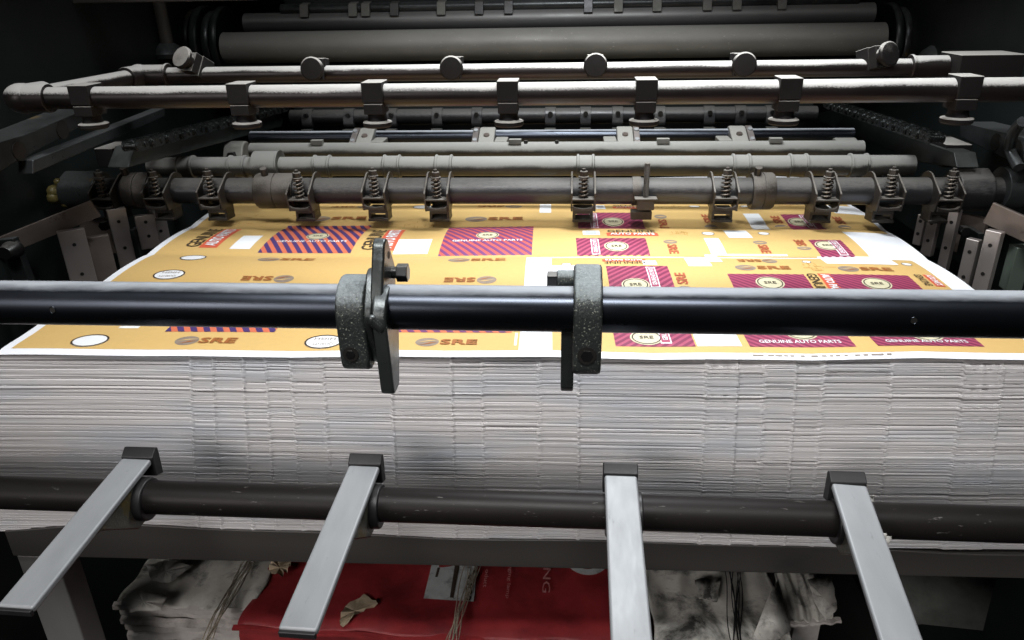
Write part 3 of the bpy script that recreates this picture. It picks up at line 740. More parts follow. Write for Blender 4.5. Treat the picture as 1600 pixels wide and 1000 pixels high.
bundle('crushed_carton', 'crushed grey white carton end with ragged layered edge right of the torn bundle', 'carton', (fl, fr, back(fr, .95), back(fl, .95)), [.006, .007], M['dirty'], M['fold'])
# label, lettering and tears on the ream
def flatprint(poly, z, name, m, parent):
    mb = MB(); pts = [at(*p, Z=ZT) for p in poly]; k = len(pts)
    # subdivide as a fan grid of strips between the two long sides when it has four corners
    if k == 4:
        N = 10
        for j in range(N + 1):
            for i in range(N + 1): p = pts[0].lerp(pts[1], i / N).lerp(pts[3].lerp(pts[2], i / N), j / N); mb.v.append(Vector((p.x, p.y, ZT + z)))
        for j in range(N):
            for i in range(N): a = j * (N + 1) + i; mb.f.append((a, a + 1, a + N + 2, a + N + 1))
    else:
        mb.v = [Vector((p.x, p.y, ZT + z)) for p in pts]; mb.f = [tuple(range(k))]
    return build(name, mb, m, parent, recalc=False)
flatprint([(662, 938), (740, 943), (747, 884), (676, 880)], .0034, 'paper_label', M['label'], ream)
def ttext(txt, px, py, L, h, m, name, parent, z=.0044, off=.03):
    c = at(px, py, Z=ZT); t = MB(); text_uv(t, txt, (c.x, c.y), L, h, -90, off, place=lambda u, v: Vector((u, v, ZT + z))); build(name, t, m, parent, recalc=False)
ttext('o.R22', 734, 922, .050, .0085, M['inkk'], 'label_lettering', ream)
flatprint([(703, 937), (709, 938), (718, 886), (711, 886)], .0040, 'label_black_line', M['inkk'], ream)
flatprint([(680, 905), (684, 905), (688, 890), (684, 890)], .0040, 'label_black_line', M['inkk'], ream)
ttext('NG', 854, 910, .046, .0105, M['pink'], 'pale_lettering', ream, .004, .0)
ttext('nging lamp', 795, 912, .062, .006, M['pink'], 'pale_lettering', ream, .004, 0)
ttext('oduct', 760, 907, .034, .0055, M['pink'], 'pale_lettering', ream, .004, 0)
rg = MB(); c = at(917, 872, Z=ZT); nn = 40
for k in range(nn + 1):
    a = PI + PI * k / nn
    for r_ in (.0305, .0215): rg.v.append(Vector((c.x + r_ * 1.05 * math.cos(a), c.y + r_ * 1.25 * math.sin(a), ZT + .0042)))
for k in range(nn): rg.f.append((2 * k, 2 * k + 1, 2 * k + 3, 2 * k + 2))
build('printed_ring', rg, M['label'], ream, recalc=False)
def tearpatch(poly, name, z=.006):
    mb = MB(); r = random.Random(len(poly)); pts = []
    for i in range(len(poly)):
        a, b = poly[i], poly[(i + 1) % len(poly)]
        for t in range(4): pts.append((a[0] + (b[0] - a[0]) * t / 4 + r.uniform(-1.4, 1.4), a[1] + (b[1] - a[1]) * t / 4 + r.uniform(-1.2, 1.2)))
    c = (sum(p[0] for p in pts) / len(pts), sum(p[1] for p in pts) / len(pts))
    mb.v = [at(*p, Z=ZT) + Vector((0, 0, z * r.uniform(.4, 1.3))) for p in pts] + [at(*c, Z=ZT) + Vector((0, 0, z * .7))]
    k = len(pts); mb.f = [(i, (i + 1) % k, k) for i in range(k)]
    return mb
o = build('torn_patch', tearpatch([(530, 975), (540, 950), (570, 932), (592, 948), (560, 962), (536, 984)], 'a'), M['tear'], ream, recalc=False)
o = build('torn_patch', tearpatch([(421, 890), (432, 878), (456, 882), (452, 897), (440, 907), (424, 902)], 'b', .01), M['tear'], ream, recalc=False)
# twine
for i, (a, b, lab) in enumerate((((385, 884), (322, 1012), 'frayed twine binding the soiled white bundle at the edge of the red ream'), ((742, 886), (704, 1020), 'grey twine tied across the label of the red ream'), ((1140, 892), (1152, 1020), 'blackened twine tied across the torn white bundle'))):
    mb = MB(); r = random.Random(i)
    for k in range(9):
        j0, j1 = r.uniform(-14, 14), r.uniform(-9, 9); pts = []
        for s in range(9):
            q = s / 8; px = a[0] + (b[0] - a[0]) * q + j0 * (1 - q) + j1 * q + 4 * math.sin(q * 5 + k); py = a[1] + (b[1] - a[1]) * q
            pts.append(at(px, py, Z=ZT) + Vector((0, 0, .006 + .0012 * (k % 3) + .003 * math.sin(q * 3.1))))
        mb.tube(pts, .0007, 6)
    o = build('twine', mb, M['twine' if i < 2 else 'cap']); setid(o, lab, 'twine')
# torn flap and loose card
fp = MB(); A = [at(1175, 1000, Z=ZT + .02), at(1215, 1000, Z=ZT + .02), at(1236, 985, Z=ZT + .01), at(1216, 905, Z=ZT + .045), at(1200, 935, Z=ZT + .04)]
fp.v = A; fp.f = [(0, 1, 2, 3, 4)]
o = build('torn_flap', fp, M['paperscrap'], recalc=False); o.modifiers.new('t', 'SOLIDIFY').thickness = .0008
setid(o, 'pointed flap of torn white card standing up on the torn white bundle', 'card')
cd_ = MB(); yc = .80
q = [at(1390, 893, Y=yc), at(1556, 906, Y=yc), at(1536, 985, Y=yc - .05), at(1440, 975, Y=yc - .05), at(1380, 985, Y=yc - .05)]
cd_.v = q; cd_.f = [(0, 4, 3, 2, 1)]
o = build('loose_card', cd_, M['card'], recalc=False); o.modifiers.new('t', 'SOLIDIFY').thickness = .002
setid(o, 'dull grey card leaning in the dark under the right end of the board', 'card')
pm = MB().box((.72, .74, -.60), (.12, .16, .64)); setid(build('board_post', pm, M['frame'], bevel=.003), 'dark square post under the far right end of the board', 'post')

# ================================================================ powder spray pipe frame with nozzles
YS, ZS, RS = .87, .2140, .0126
YR, ZR, RR = 1.09, .2172, .0112
sf = empty('spray_pipe_frame', (0, .98, ZS), 'rectangular frame of powder covered pipes above the sheet', 'pipe frame')
xl = at(40, 150, Y=YS).x; xrl = at(232, 118, Y=YR).x; xrr = at(1478, 106, Y=YR).x
build('front_pipe', MB().lathe([(xl + .010, RS), (.9, RS)], (0, YS, ZS), 'X', 48), M['spray'], sf)
build('rear_pipe', MB().lathe([(xrl, RR), (xrr, RR)], (0, YR, ZR), 'X', 40), M['spray'], sf)
build('side_pipe', MB().cyl((xl, YS + .01, ZS), (xrl - .012, YR - .008, ZR), .0112, 32), M['spray'], sf)
e = MB().ball((xl - .004, YS, ZS), .0185, 24, (1.15, 1, .95)); e.cyl((xl, YS, ZS), (xl + .030, YS, ZS), .0165, 28); e.cyl((xl, YS, ZS), (xl + .004, YS + .03, ZS), .0165, 28); build('elbow', e, M['spray'], sf, bevel=.001)
e = MB().ball((xrl - .012, YR - .002, ZR), .0165, 24); e.cyl((xrl - .012, YR, ZR), (xrl + .030, YR, ZR), .0152, 28); e.cyl((xrl - .012, YR, ZR), (xrl - .015, YR - .034, ZR), .0152, 28); e.lathe([(0, .0170), (.004, .0170)], (xrl + .028, YR, ZR), 'X', 28); build('elbow', e, M['spray'], sf, bevel=.001)
e = MB().cyl((xrr - .045, YR, ZR), (xrr, YR, ZR), .0148, 28); e.lathe([(0, .0165), (.004, .0165)], (xrr - .048, YR, ZR), 'X', 28); build('elbow', e, M['spray'], sf, bevel=.001)
blk = at(1545, 118, Y=YR)
bk = MB().box((at(1538, 110, Y=YR - .02).x, YR - .006, ZR + .002), (.080, .060, .032)); setid(build('pipe_mount_block', bk, M['nozzle'], bevel=.0015), 'dusty square block holding the right end of the rear pipe', 'mount block')
def nozzle(loc, label, r):
    t = empty('spray_nozzle', loc, label, 'spray nozzle', 'powder spray nozzles clamped on the two pipes')
    L = Vector(loc)
    build('upper_jaw', MB().box(L + Vector((0, 0, .0045)), (.0235, .032, .0225)), M['nozzle'], t, bevel=.0009)
    build('lower_jaw', MB().box(L + Vector((0, 0, -.0138)), (.0222, .030, .0118)), M['nozzle'], t, bevel=.0009)
    build('neck', MB().lathe([(-.0185, .0112), (-.0235, .0104), (-.028, .0118), (-.0295, .0155)], L, 'Z', 32), M['nozzle'], t)
    build('disc', MB().lathe([(-.0290, .0160), (-.0298, .0168), (-.0335, .0168), (-.0352, .0150), (-.0360, .001)], L, 'Z', 40), M['nozzle'], t)
    return t
NL = [(125, 'on the front pipe close to its left elbow'), (372, 'second from the left on the front pipe'), (582, 'third from the left on the front pipe'), (793, 'at the middle of the front pipe'),
      (1010, 'fifth from the left on the front pipe'), (1234, 'second from the right on the front pipe'), (1512, 'rightmost on the front pipe, beside the square mount block')]
RL = [(300, 'leftmost on the rear pipe, its disc pale with powder'), (491, 'second from the left on the rear pipe, dark disc facing forward'), (707, 'third from the left on the rear pipe, dark disc facing forward'),
      (930, 'fourth from the left on the rear pipe, dark disc facing forward'), (1160, 'second from the right on the rear pipe, dark disc facing forward'), (1368, 'rightmost on the rear pipe, grey disc turned aside')]
proto = None
for px, s in NL:
    p = at(px, 147, Y=YS - .012); loc = Vector((p.x, YS, ZS)); lab = 'downward powder nozzle ' + s
    if proto is None: proto = nozzle(loc, lab, 0); o = proto
    else: o = copy_tree(proto, loc, lab)
for k, (px, s) in enumerate(RL):
    p = at(px, 106, Y=YR - .02); loc = Vector((p.x, YR, ZR + (.010 if k in (0, 5) else .006))); o = copy_tree(proto, loc, 'forward powder nozzle ' + s)
    o.rotation_euler = (math.radians((-122, -97, -95, -97, -95, -108)[k]), 0, math.radians((-22, 0, 0, 0, 0, 24)[k]))
    o.scale = (.95, .95, .95)

# ================================================================ suction bar with spring clamps
YU, ZU, RU = 1.08, .0505, .0193
x0, x1 = at(150, 298, Y=YU).x, at(1580, 298, Y=YU).x
ub = empty('suction_bar', (0, YU, ZU - RU), 'dirty black round bar with spring clamps just above the sheet', 'bar')
build('bar_tube', MB().lathe([(x0, RU), (x1, RU)], (0, YU, ZU), 'X', 56), M['suction'], ub)
def collar(pa, pb, r, name='ring_collar'):
    a, b = at(pa, 290, Y=YU - r).x, at(pb, 290, Y=YU - r).x
    return MB().lathe([(a, r * .94), (a + .003, r), ((a + b) / 2 - .0006, r), ((a + b) / 2 - .0006, r - .0012), ((a + b) / 2 + .0006, r - .0012), ((a + b) / 2 + .0006, r), (b - .003, r), (b, r * .94)], (0, YU, ZU), 'X', 48)
for pa, pb, r, lab in ((391, 452, .0265, 'wide dirty ring collar with a thumb screw, left of the fourth spring clamp'), (183, 222, .0275, 'split ring collar with worn metal face near the left end of the spring clamp bar'), (1180, 1216, .0265, 'dusty ring collar on the right half of the spring clamp bar')):
    mb = collar(pa, pb, r); a = at((pa + pb) / 2 - 5, 260, Y=YU - .01)
    t = empty('ring_collar', (a.x, YU, ZU), lab, 'collar'); build('ring', mb, M['clamp'], t)
    build('thumb_screw', MB().cyl((a.x - .006, YU - .006, ZU + r - .002), (a.x - .006, YU - .010, ZU + r + .010), .0052, 18), M['clamp'], t, bevel=.0008)
def spring_clamp(x, label):
    t = empty('spring_clamp', (x, YU, ZU), label, 'spring clamp', 'spring loaded clamps along the suction bar')
    hw = .0165
    for s in (-1, 1):
        c = MB().prism(hull2([(YU + .004, ZU + .003, .0245), (YU - .024, ZU - .014, .006), (YU - .036, ZU + .004, .003), (YU - .030, ZU - .020, .003)]), x + s * hw - .0013, x + s * hw + .0013)
        build('cheek_plate', c, M['clamp'], t, bevel=.0005)
    build('spring_shelf', MB().box((x, YU - .0285, ZU - .0045), (.0325, .019, .0022)), M['clamp'], t, bevel=.0004)
    build('front_channel', MB().prism([(x - .0150, ZU - .021), (x + .0150, ZU - .021), (x + .0150, ZU - .0135), (x + .011, ZU - .0165), (x, ZU - .0178), (x - .011, ZU - .0165), (x - .0150, ZU - .0135)], YU - .036, YU - .030, 'Y'), M['clamp'], t, bevel=.0005)
    pts = []; N = 90
    for k in range(N + 1):
        a = 2 * PI * 5 * k / N; pts.append((x + .0062 * math.cos(a), YU - .0285 + .0062 * math.sin(a), ZU - .003 + .0285 * k / N))
    build('coil_spring', MB().tube(pts, .00125, 8), M['spring'], t)
    b = MB().cyl((x, YU - .0285, ZU - .006), (x, YU - .0285, ZU + .027), .0030, 14); build('clamp_bolt', b, M['bolt'], t)
    h = MB().lathe([(.0258, .0072), (.0275, .0076), (.0280, .0066)], (x, YU - .0285, ZU), 'Z', 24); h.lathe([(.028, .0062), (.0345, .0062), (.0352, .0055)], (x, YU - .0285, ZU), 'Z', 6); h.lathe([(.0352, .0028), (.0385, .0026)], (x, YU - .0285, ZU), 'Z', 12)
    build('bolt_head', h, M['clamp'], t)
    sh = MB().box((x, YU - .004, ZU - .0400), (.030, .030, .0042)); sh.box((x, YU - .003, ZU - .0265), (.029, .028, .008)); sh.box((x - .0128, YU - .003, ZU - .034), (.004, .027, .011)); sh.box((x + .0128, YU - .003, ZU - .034), (.004, .027, .011))
    build('suction_shoe', sh, M['clamp'], t, bevel=.0008)
    return t
SC = [(156, 'oily spring clamp at the left end, against the end block'), (239, 'oily spring clamp just right of the split ring collar'), (325, 'dark spring clamp third from the left'), (465, 'spring clamp just right of the wide ring collar'),
      (583, 'spring clamp fifth from the left over the striped print'), (681, 'spring clamp sixth from the left over the plain yellow print'), (912, 'spring clamp left of the tall threaded stud, both cheeks in view'), (1136, 'spring clamp between the threaded stud and the dusty ring collar'),
      (1295, 'dusty spring clamp just right of the dusty ring collar'), (1395, 'dusty spring clamp second from the right end'), (1488, 'dusty spring clamp against the dusty right end block')]
sp_ = None
for px, lab in SC:
    x = at(px, 282, Y=YU - .0285).x
    sp_ = spring_clamp(x, lab) if sp_ is None else sp_
    if px != 156:
        c = copy_tree(sp_, Vector((x, YU, ZU)), lab); c.rotation_euler.x = math.radians(random.uniform(-4, 4))
# threaded stud with saddle
x = at(1010, 290, Y=YU - .026).x
t = empty('threaded_stud', (x, YU, ZU), 'tall threaded stud with a small saddle on the spring clamp bar right of centre', 'stud')
prof = []; N = 34
for k in range(N): prof += [(-.004 + .0014 * k, .0036), (-.0033 + .0014 * k, .0043)]
build('thread', MB().lathe(prof, (x, YU - .0245, ZU + .003), 'Z', 16), M['clamp'], t)
sd = MB().box((x, YU - .027, ZU - .004), (.032, .016, .0025)); sd.box((x, YU - .026, ZU - .0125), (.024, .013, .015)); build('saddle', sd, M['clamp'], t, bevel=.001)
build('strap_band', MB().lathe([(-.018, RU + .0016), (-.006, RU + .0016)], (x, YU, ZU), 'X', 40), M['clamp'], t)
build('foot_block', MB().box((x - .004, YU - .010, ZU - .032), (.030, .018, .012)), M['clamp'], t, bevel=.001)
# end blocks
a = at(1525, 290, Y=YU - .02).x
eb = MB().prism(hull2([(YU, ZU - .001, .0275), (YU + .006, ZU + .016, .015), (YU - .012, ZU + .014, .010)]), a - .020, a + .026); setid(build('bar_end_block', eb, M['suction'], bevel=.002), 'dust crusted end block on the right end of the spring clamp bar', 'end block')
a = at(110, 295, Y=YU - .02).x
eb = MB().prism(hull2([(YU, ZU - .002, .027), (YU + .006, ZU + .014, .015)]), a - .020, a + .036); eo = build('bar_end_block', eb, M['rail'], bevel=.002); setid(eo, 'black oily end block on the left end of the spring clamp bar', 'end block')
og = MB()
for k in range(9): og.ball((a - .022 + random.uniform(-.008, .008), YU - .012 + random.uniform(-.012, .012), ZU + random.uniform(-.022, .018)), random.uniform(.006, .011), 10)
M['grease'] = metal('ochre_grease', (.085, .07, .022), .35, .1, .7, grain=160, bump=.5, stain=.6, staincol=(.03, .04, .02))
setid(build('grease_blob', og, M['grease']), 'lumpy ochre and green grease caked on the left end of the bar', 'grease')
a = at(1585, 290, Y=YU).x
setid(build('bar_end_bearing', MB().lathe([(-.02, .030), (.004, .032), (.012, .026), (.05, .026)], (a, YU, ZU + .004), 'X', 40), M['rail'], bevel=.001), 'black round bearing beyond the dusty right end block', 'bearing')

# ================================================================ dusty bars behind the suction bar, rear clamps
YG, ZG, RG = 1.165, .0690, .0152
x0, x1 = at(236, 263, Y=YG).x, at(1425, 263, Y=YG).x
gb = empty('dusty_bar', (0, YG, ZG - RG), 'pale dust caked round bar directly behind the spring clamp bar', 'bar')
build('bar_tube', MB().lathe([(x0, RG), (x1, RG)], (0, YG, ZG), 'X', 48), M['greybar'], gb)
for px in (285, 367, 500, 610, 692, 915, 1160, 1250, 1345):
    x = at(px, 262, Y=YG - RG).x; build('dusty_ring', MB().lathe([(-.014, .0166), (-.013, .0182), (-.0105, .0182), (-.0095, .0165), (.0095, .0165), (.0105, .0182), (.013, .0182), (.014, .0166)], (x, YG, ZG), 'X', 36), M['greybar'], gb)
YH, ZH, RH = 1.235, .080, .0135
x0, x1 = at(395, 250, Y=YH).x, at(1345, 246, Y=YH).x
hb = empty('rear_dusty_bar', (0, YH, ZH - RH), 'second dusty bar with small tabs, half hidden behind the first', 'bar')
build('bar_tube', MB().lathe([(x0, RH), (x1, RH)], (0, YH, ZH), 'X', 40), M['greybar'], hb)
for px in (497, 805, 1035, 1210):
    p = at(px, 244, Y=YH - .01); build('flat_tab', MB().box((p.x, YH - .006, ZH + RH + .002), (.020, .010, .008)), M['rear'], hb, bevel=.0006)
for px in (822, 870):
    p = at(px, 243, Y=YH); build('small_screw', MB().lathe([(0, .0036), (.005, .003)], (p.x, YH - .004, ZH + RH - .002), 'Z', 14), M['bolt'], hb)
x = at(418, 250, Y=YG).x; build('wide_ring', MB().lathe([(-.02, .0245), (.018, .0245), (.019, .0255), (.021, .0255)], (x, YG, ZG), 'X', 40), M['greybar'], gb)
# rear clamps, on the black rod behind
YD, ZD, RD = 1.33, .0850, .0120
x0, x1 = at(395, 232, Y=YD).x, at(1330, 226, Y=YD).x
setid(build('rear_rod', MB().lathe([(x0, RD), (x1, RD)], (0, YD, ZD), 'X', 40), M['bar']), 'glossy black rod behind the dusty bars', 'rod')
def rear_clamp(x, label, s):
    t = empty('rod_clamp', (x, YD, ZD), label, 'clamp', 'pale clamps on the black rod')
    build('clamp_body', MB().prism(hull2([(YD - .004, ZD - .004, .0215), (YD - .060, ZD - .018, .012)]), x - .014, x + .014), M['rear'], t, bevel=.003)
    build('clamp_lug', MB().box((x + s * .026, YD - .034, ZD - .010), (.022, .040, .026)), M['rear'], t, bevel=.002)
    build('bright_strap', MB().prism(hull2([(YD - .004, ZD - .004, .0218), (YD - .060, ZD - .018, .0124)]), x - s * .0245, x - s * .0145), M['plate'], t, bevel=.001)
    for z, y in ((.012, -.020), (.000, -.044)):
        build('strap_screw', MB().lathe([(0, .0042), (.003, .0038)], (x - s * .0195, YD + y + .002, ZD + z + .0015), 'Z', 12, Matrix.Rotation(math.radians(28), 4, 'X')), M['silver'], t)
    build('red_screw', MB().lathe([(0, .0055), (.0035, .005)], (x, YD - .030, ZD + .007), 'Z', 14, Matrix.Rotation(math.radians(20), 4, 'X')), M['link'], t)
    return t
for px, s, lab in ((575, 1, 'pale rod clamp farthest left, bright strap on its left side'), (762, 1, 'pale rod clamp left of centre with a dark dot on its lug'), (975, -1, 'pale rod clamp behind the threaded stud'), (1150, -1, 'pale rod clamp farthest right, with a lug on its left')):
    rear_clamp(at(px, 240, Y=YD - .02).x, lab, s)
YJ = 1.43
p0, p1 = at(430, 217, Y=YJ), at(1290, 212, Y=YJ)
setid(build('green_slide_rail', MB().prism([(YJ - .02, p0.z - .010), (YJ - .02, p0.z + .002), (YJ + .03, p0.z + .006), (YJ + .03, p0.z - .010)], p0.x, p1.x), M['green'], bevel=.0015), 'greenish worn flat rail behind the black rod', 'rail')
# gripper bar with gripper fingers
YK = 1.56
k0, k1 = at(455, 183, Y=YK), at(1275, 178, Y=YK)
gbx = empty('gripper_bar', (0, YK, k0.z - .02), 'oily gripper bar deep in the press behind the front pipe', 'gripper bar')
ZK = (k0.z + k1.z) / 2
build('shaft', MB().lathe([(k0.x, .0150), (k1.x, .0150)], (0, YK, ZK), 'X', 36), M['suction'], gbx)
build('back_plate', MB().box(((k0.x + k1.x) / 2, YK + .035, ZK + .004), (k1.x - k0.x, .02, .05)), M['frame'], gbx)
for px in (480, 545, 612, 683, 745, 860, 915, 965, 1031, 1108, 1157, 1205):
    x = at(px, 180, Y=YK - .01).x
    g = build('gripper_finger', MB().prism(hull2([(YK, ZK, .0172), (YK - .014, ZK - .012, .006)]), x - .011, x + .011), M['suction'], gbx, bevel=.001)
    build('finger_screw', MB().lathe([(0, .0050), (.005, .0045)], (x, YK - .017, ZK + .006), 'Y', 12, Matrix.Rotation(math.radians(180), 4, 'Z')), M['bolt'], g)
    build('gripper_pad', MB().box((x, YK - .018, ZK - .030), (.020, .014, .016)), M['rail'], gbx, bevel=.0008)
    build('pad_lip', MB().box((x, YK - .0265, ZK - .0228), (.022, .003, .003)), M['rear'], gbx)
# rollers at the back
setid(build('large_roller', MB().lathe([(at(352, 72, Y=1.6).x, .0305), (at(1378, 62, Y=1.6).x, .0305)], (0, 1.6, .2225), 'X', 64), M['roller']), 'large worn grey roller across the back of the press', 'roller')
setid(build('upper_roller', MB().lathe([(at(385, 38, Y=1.66).x, .0215), (at(1362, 28, Y=1.66).x, .0215)], (0, 1.66, .2660), 'X', 48), M['roller2']), 'thinner dark roller just above the large grey roller', 'roller')
YQ = 1.66; q0, q1 = at(440, 14, Y=YQ), at(1340, 2, Y=YQ)
ug = empty('upper_gripper_bar', (0, YQ, q0.z), 'dark gripper bar with small tabs along the top of the view', 'gripper bar')
zq = (q0.z + q1.z) / 2
build('shaft', MB().lathe([(q0.x, .012), (q1.x, .012)], (0, YQ, zq), 'X', 32), M['rail'], ug)
for px in (476, 552, 572, 617, 690, 749, 795, 919, 966, 1026, 1104, 1150, 1220):
    x = at(px, 10, Y=YQ - .01).x; build('tab', MB().prism([(YQ - .024, zq - .014), (YQ - .004, zq - .016), (YQ + .006, zq + .014), (YQ - .016, zq + .010)], x - .009, x + .009), M['suction'] if px % 2 else M['rear'], ug, bevel=.001)
build('top_plate', MB().box(((q0.x + q1.x) / 2, YQ + .03, zq + .03), (q1.x - q0.x, .02, .05)), M['frame'], ug)
# roller end flanges
for px, py, s, lab in ((300, 62, -1, 'stacked round flanges at the left end of the large roller'), (1432, 58, 1, 'stacked round flanges at the right end of the large roller')):
    p = at(px, py, Y=1.62); t = empty('roller_flange', (p.x, 1.62, p.z), lab, 'flange')
    for k in range(6):
        a = p.x + s * (-.052 + .021 * k); r = (.078, .070, .080, .074, .082, .072)[k]
        build('flange_ring', MB().lathe([(0, r * .97), (.003, r), (.012, r), (.015, r * .97)], (a, 1.66, p.z - .015), 'X', 48), M['rail'] if k % 2 else M['frame'], t)
p = at(60, 6, Y=1.25); q = at(390, 6, Y=1.25)
setid(build('upper_cross_beam', MB().box(((p.x + q.x) / 2 - .2, 1.27, p.z + .03), (q.x - p.x + .4, .04, .062)), M['board'], bevel=.002), 'dull brown flat beam crossing the top left corner', 'beam')
p = at(1300, 10, Y=1.95)

# ================================================================ side rails, chains, blocks, joggers
def beamX(name, X, w, poly, m, label, cat, bevel=.0015):
    """a beam running in depth: outline given in pixels on the plane X, thickness w outward"""
    pts = [at(*q, X=X) for q in poly]
    return setid(build(name, MB().prism([(p.y, p.z) for p in pts], X, X + w), m, bevel=bevel), label, cat)
beamX('support_arm', -.665, -.05, [(0, 268), (0, 222), (34, 212), (140, 168), (140, 190)], M['rail'], 'black slotted support arm at the left edge under the front pipe', 'arm')
beamX('guide_rail', -.655, -.02, [(52, 272), (52, 250), (258, 168), (258, 182)], M['rail'], 'thin black guide rail with bright edge left of the spring clamps', 'rail')
beamX('channel_beam', -.60, -.03, [(200, 262), (212, 228), (445, 176), (440, 198)], M['frame'], 'dark channel beam sloping back on the left side of the press', 'beam')
beamX('channel_beam', .535, .03, [(1428, 252), (1495, 262), (1490, 238), (1300, 172), (1262, 182)], M['frame'], 'dark channel beam sloping back on the right side of the press', 'beam')
beamX('support_arm', .60, .05, [(1600, 262), (1600, 215), (1560, 205), (1500, 190), (1500, 214)], M['rail'], 'black support arm at the right edge under the front pipe', 'arm')
def chain(X, a, b, label):
    p, q = at(*a, X=X), at(*b, X=X); N = int((q - p).length / .021)
    t = empty('delivery_chain', p.lerp(q, .5), label, 'chain'); d = (q - p).normalized(); nrm = Vector((1, 0, 0)).cross(d)
    tilt = Vector((0, 1, 0)).rotation_difference(d).to_matrix().to_4x4()
    lk = None
    for k in range(N):
        c = p + d * (.021 * k + .0105); m = MB()
        off = .006 if k % 2 else .0085
        for s in (-1, 1): m.add([Matrix.Translation(Vector(c) + Vector((s * off, 0, 0))) @ tilt @ Vector((xx, yy, zz)) for xx in (-.0012, .0012) for yy, zz in hull2([(-.0105, 0, .0075), (.0105, 0, .0075)], 12)], [])
        h = len(hull2([(-.0105, 0, .0075), (.0105, 0, .0075)], 12)); m.f = []
        for s in range(2):
            b0 = s * 2 * h; m.f += [tuple(b0 + i for i in range(h))[::-1], tuple(b0 + h + i for i in range(h))] + [(b0 + i, b0 + (i + 1) % h, b0 + h + (i + 1) % h, b0 + h + i) for i in range(h)]
        m.cyl(c - d * .0105 - Vector((.011, 0, 0)), c - d * .0105 + Vector((.011, 0, 0)), .0052, 12)
        build('chain_link', m, M['chain'], t)
chain(-.59, (205, 228), (450, 166), 'oily roller chain running back along the left side of the press')
chain(.50, (1462, 216), (1290, 160), 'oily roller chain running back along the right side of the press')
def block(px0, px1, py0, py1, Y, dep, m, name, label):
    a, b = at(px0, py1, Y=Y), at(px1, py0, Y=Y); a.x = at(px0, (py0 + py1) / 2, Y=Y).x; b.x = at(px1, (py0 + py1) / 2, Y=Y).x
    o = MB().box(((a.x + b.x) / 2, Y + dep / 2, (a.z + b.z) / 2), (b.x - a.x, dep, b.z - a.z)); t = empty(name, ((a.x + b.x) / 2, Y, a.z), label, 'block')
    build('block_body', o, m, t, bevel=.0012)
    build('clamping_plate', MB().box(((a.x + b.x) / 2, Y + dep + .004, (a.z + b.z) / 2), ((b.x - a.x) * .96, .006, (b.z - a.z) * 1.02)), M['plate'], t, bevel=.0008)
    return o
block(150, 178, 232, 262, 1.13, .055, M['nozzle'], 'stop_block', 'split square steel block behind the left end of the spring clamps')
block(1476, 1516, 226, 262, 1.12, .06, M['nozzle'], 'stop_block', 'dusty split square block behind the right end of the spring clamps')
# joggers on both sides
def jogger(parts, flat, label, Xs, name='side_jogger'):
    ang = math.radians(36 if Xs < 0 else -52); RZ = Matrix.Rotation(ang, 4, 'Z')
    t = empty(name, at(*flat[0], Y=flat[1]), label, 'sheet jogger')
    for (x0, x1, y0, y1, Y, nm, m) in parts:
        a, b = at(x0, y1, Y=Y), at(x1, y0, Y=Y); ym = (y0 + min(y1, 440)) / 2; a.x = at(x0, ym, Y=Y).x; b.x = at(x1, ym, Y=Y).x
        o = build(nm, MB().box(((a.x + b.x) / 2, Y + .010, (a.z + b.z) / 2), ((b.x - a.x) * .92, .011, b.z - a.z), RZ), m, t, bevel=.001)
        if nm == 'steel_blade':
            for z in (.2, .62): build('blade_screw', MB().lathe([(-.0060, .0026), (-.004, .0026)], ((a.x + b.x) / 2, Y + .010, b.z - (b.z - a.z) * z), 'Y', 12, RZ), M['hole'], o)
    return t
j = jogger([(94, 133, 362, 470, .96, 'steel_blade', M['plate']), (134, 170, 372, 470, .985, 'dark_blade', M['link']), (172, 200, 328, 425, 1.04, 'steel_blade', M['plate']), (210, 240, 338, 390, 1.06, 'steel_blade', M['plate']), (232, 256, 325, 385, 1.10, 'steel_blade', M['plate']), (126, 176, 345, 400, 1.08, 'slotted_plate', M['link'])],
       ((150, 420), 1.0), 'row of upright brown steel jogger blades along the left edge of the sheet', -.62)
j2 = jogger([(1436, 1450, 338, 385, 1.10, 'steel_blade', M['plate']), (1450, 1469, 338, 402, 1.08, 'steel_blade', M['plate']), (1480, 1497, 330, 425, 1.05, 'steel_blade', M['plate']), (1510, 1532, 377, 470, .985, 'steel_blade', M['plate']), (1539, 1566, 364, 470, .955, 'steel_blade', M['plate']), (1500, 1545, 340, 400, 1.08, 'slotted_plate', M['link'])],
       ((1500, 400), 1.0), 'row of upright bright steel jogger blades along the right edge of the sheet', .55)
for jj, pts in ((j, [(165, 352, 1.075)]), (j2, [(1505, 360, 1.07)])):
    for px, py, Y in pts:
        c = at(px, py, Y=Y); build('blade_nut', MB().lathe([(-.008, .0075), (.004, .0075)], c, 'Y', 6), M['bolt'], jj, bevel=.0008)
def flatlink(a, b, Y0, Y1, wpx, label):
    p, q = at(*a, Y=Y0), at(*b, Y=Y1); d = (q - p).normalized(); L = (q - p).length; c = (p + q) / 2
    rot = d.to_track_quat('X', 'Z').to_matrix().to_4x4()
    t = empty('flat_link', c, label, 'link bar'); build('link_plate', MB().box(c, (L, .006, wpx), rot), M['link'], t, bevel=.001)
    build('pivot_pin', MB().lathe([(-.012, .0075), (-.004, .0095), (.004, .0095)], p + d * .02, 'Y', 20), M['bolt'], t, bevel=.0006)
    return t
flatlink((-40, 402), (150, 325), .93, 1.0, .026, 'brown flat link bar at the left edge below the end block')
flatlink((1650, 380), (1545, 332), .93, 1.0, .030, 'brown flat link bar at the right edge below the end block')
p = at(20, 390, Y=.92)
lv = empty('pivot_lever', p, 'upright dark lever with a round pivot at the left edge', 'lever')
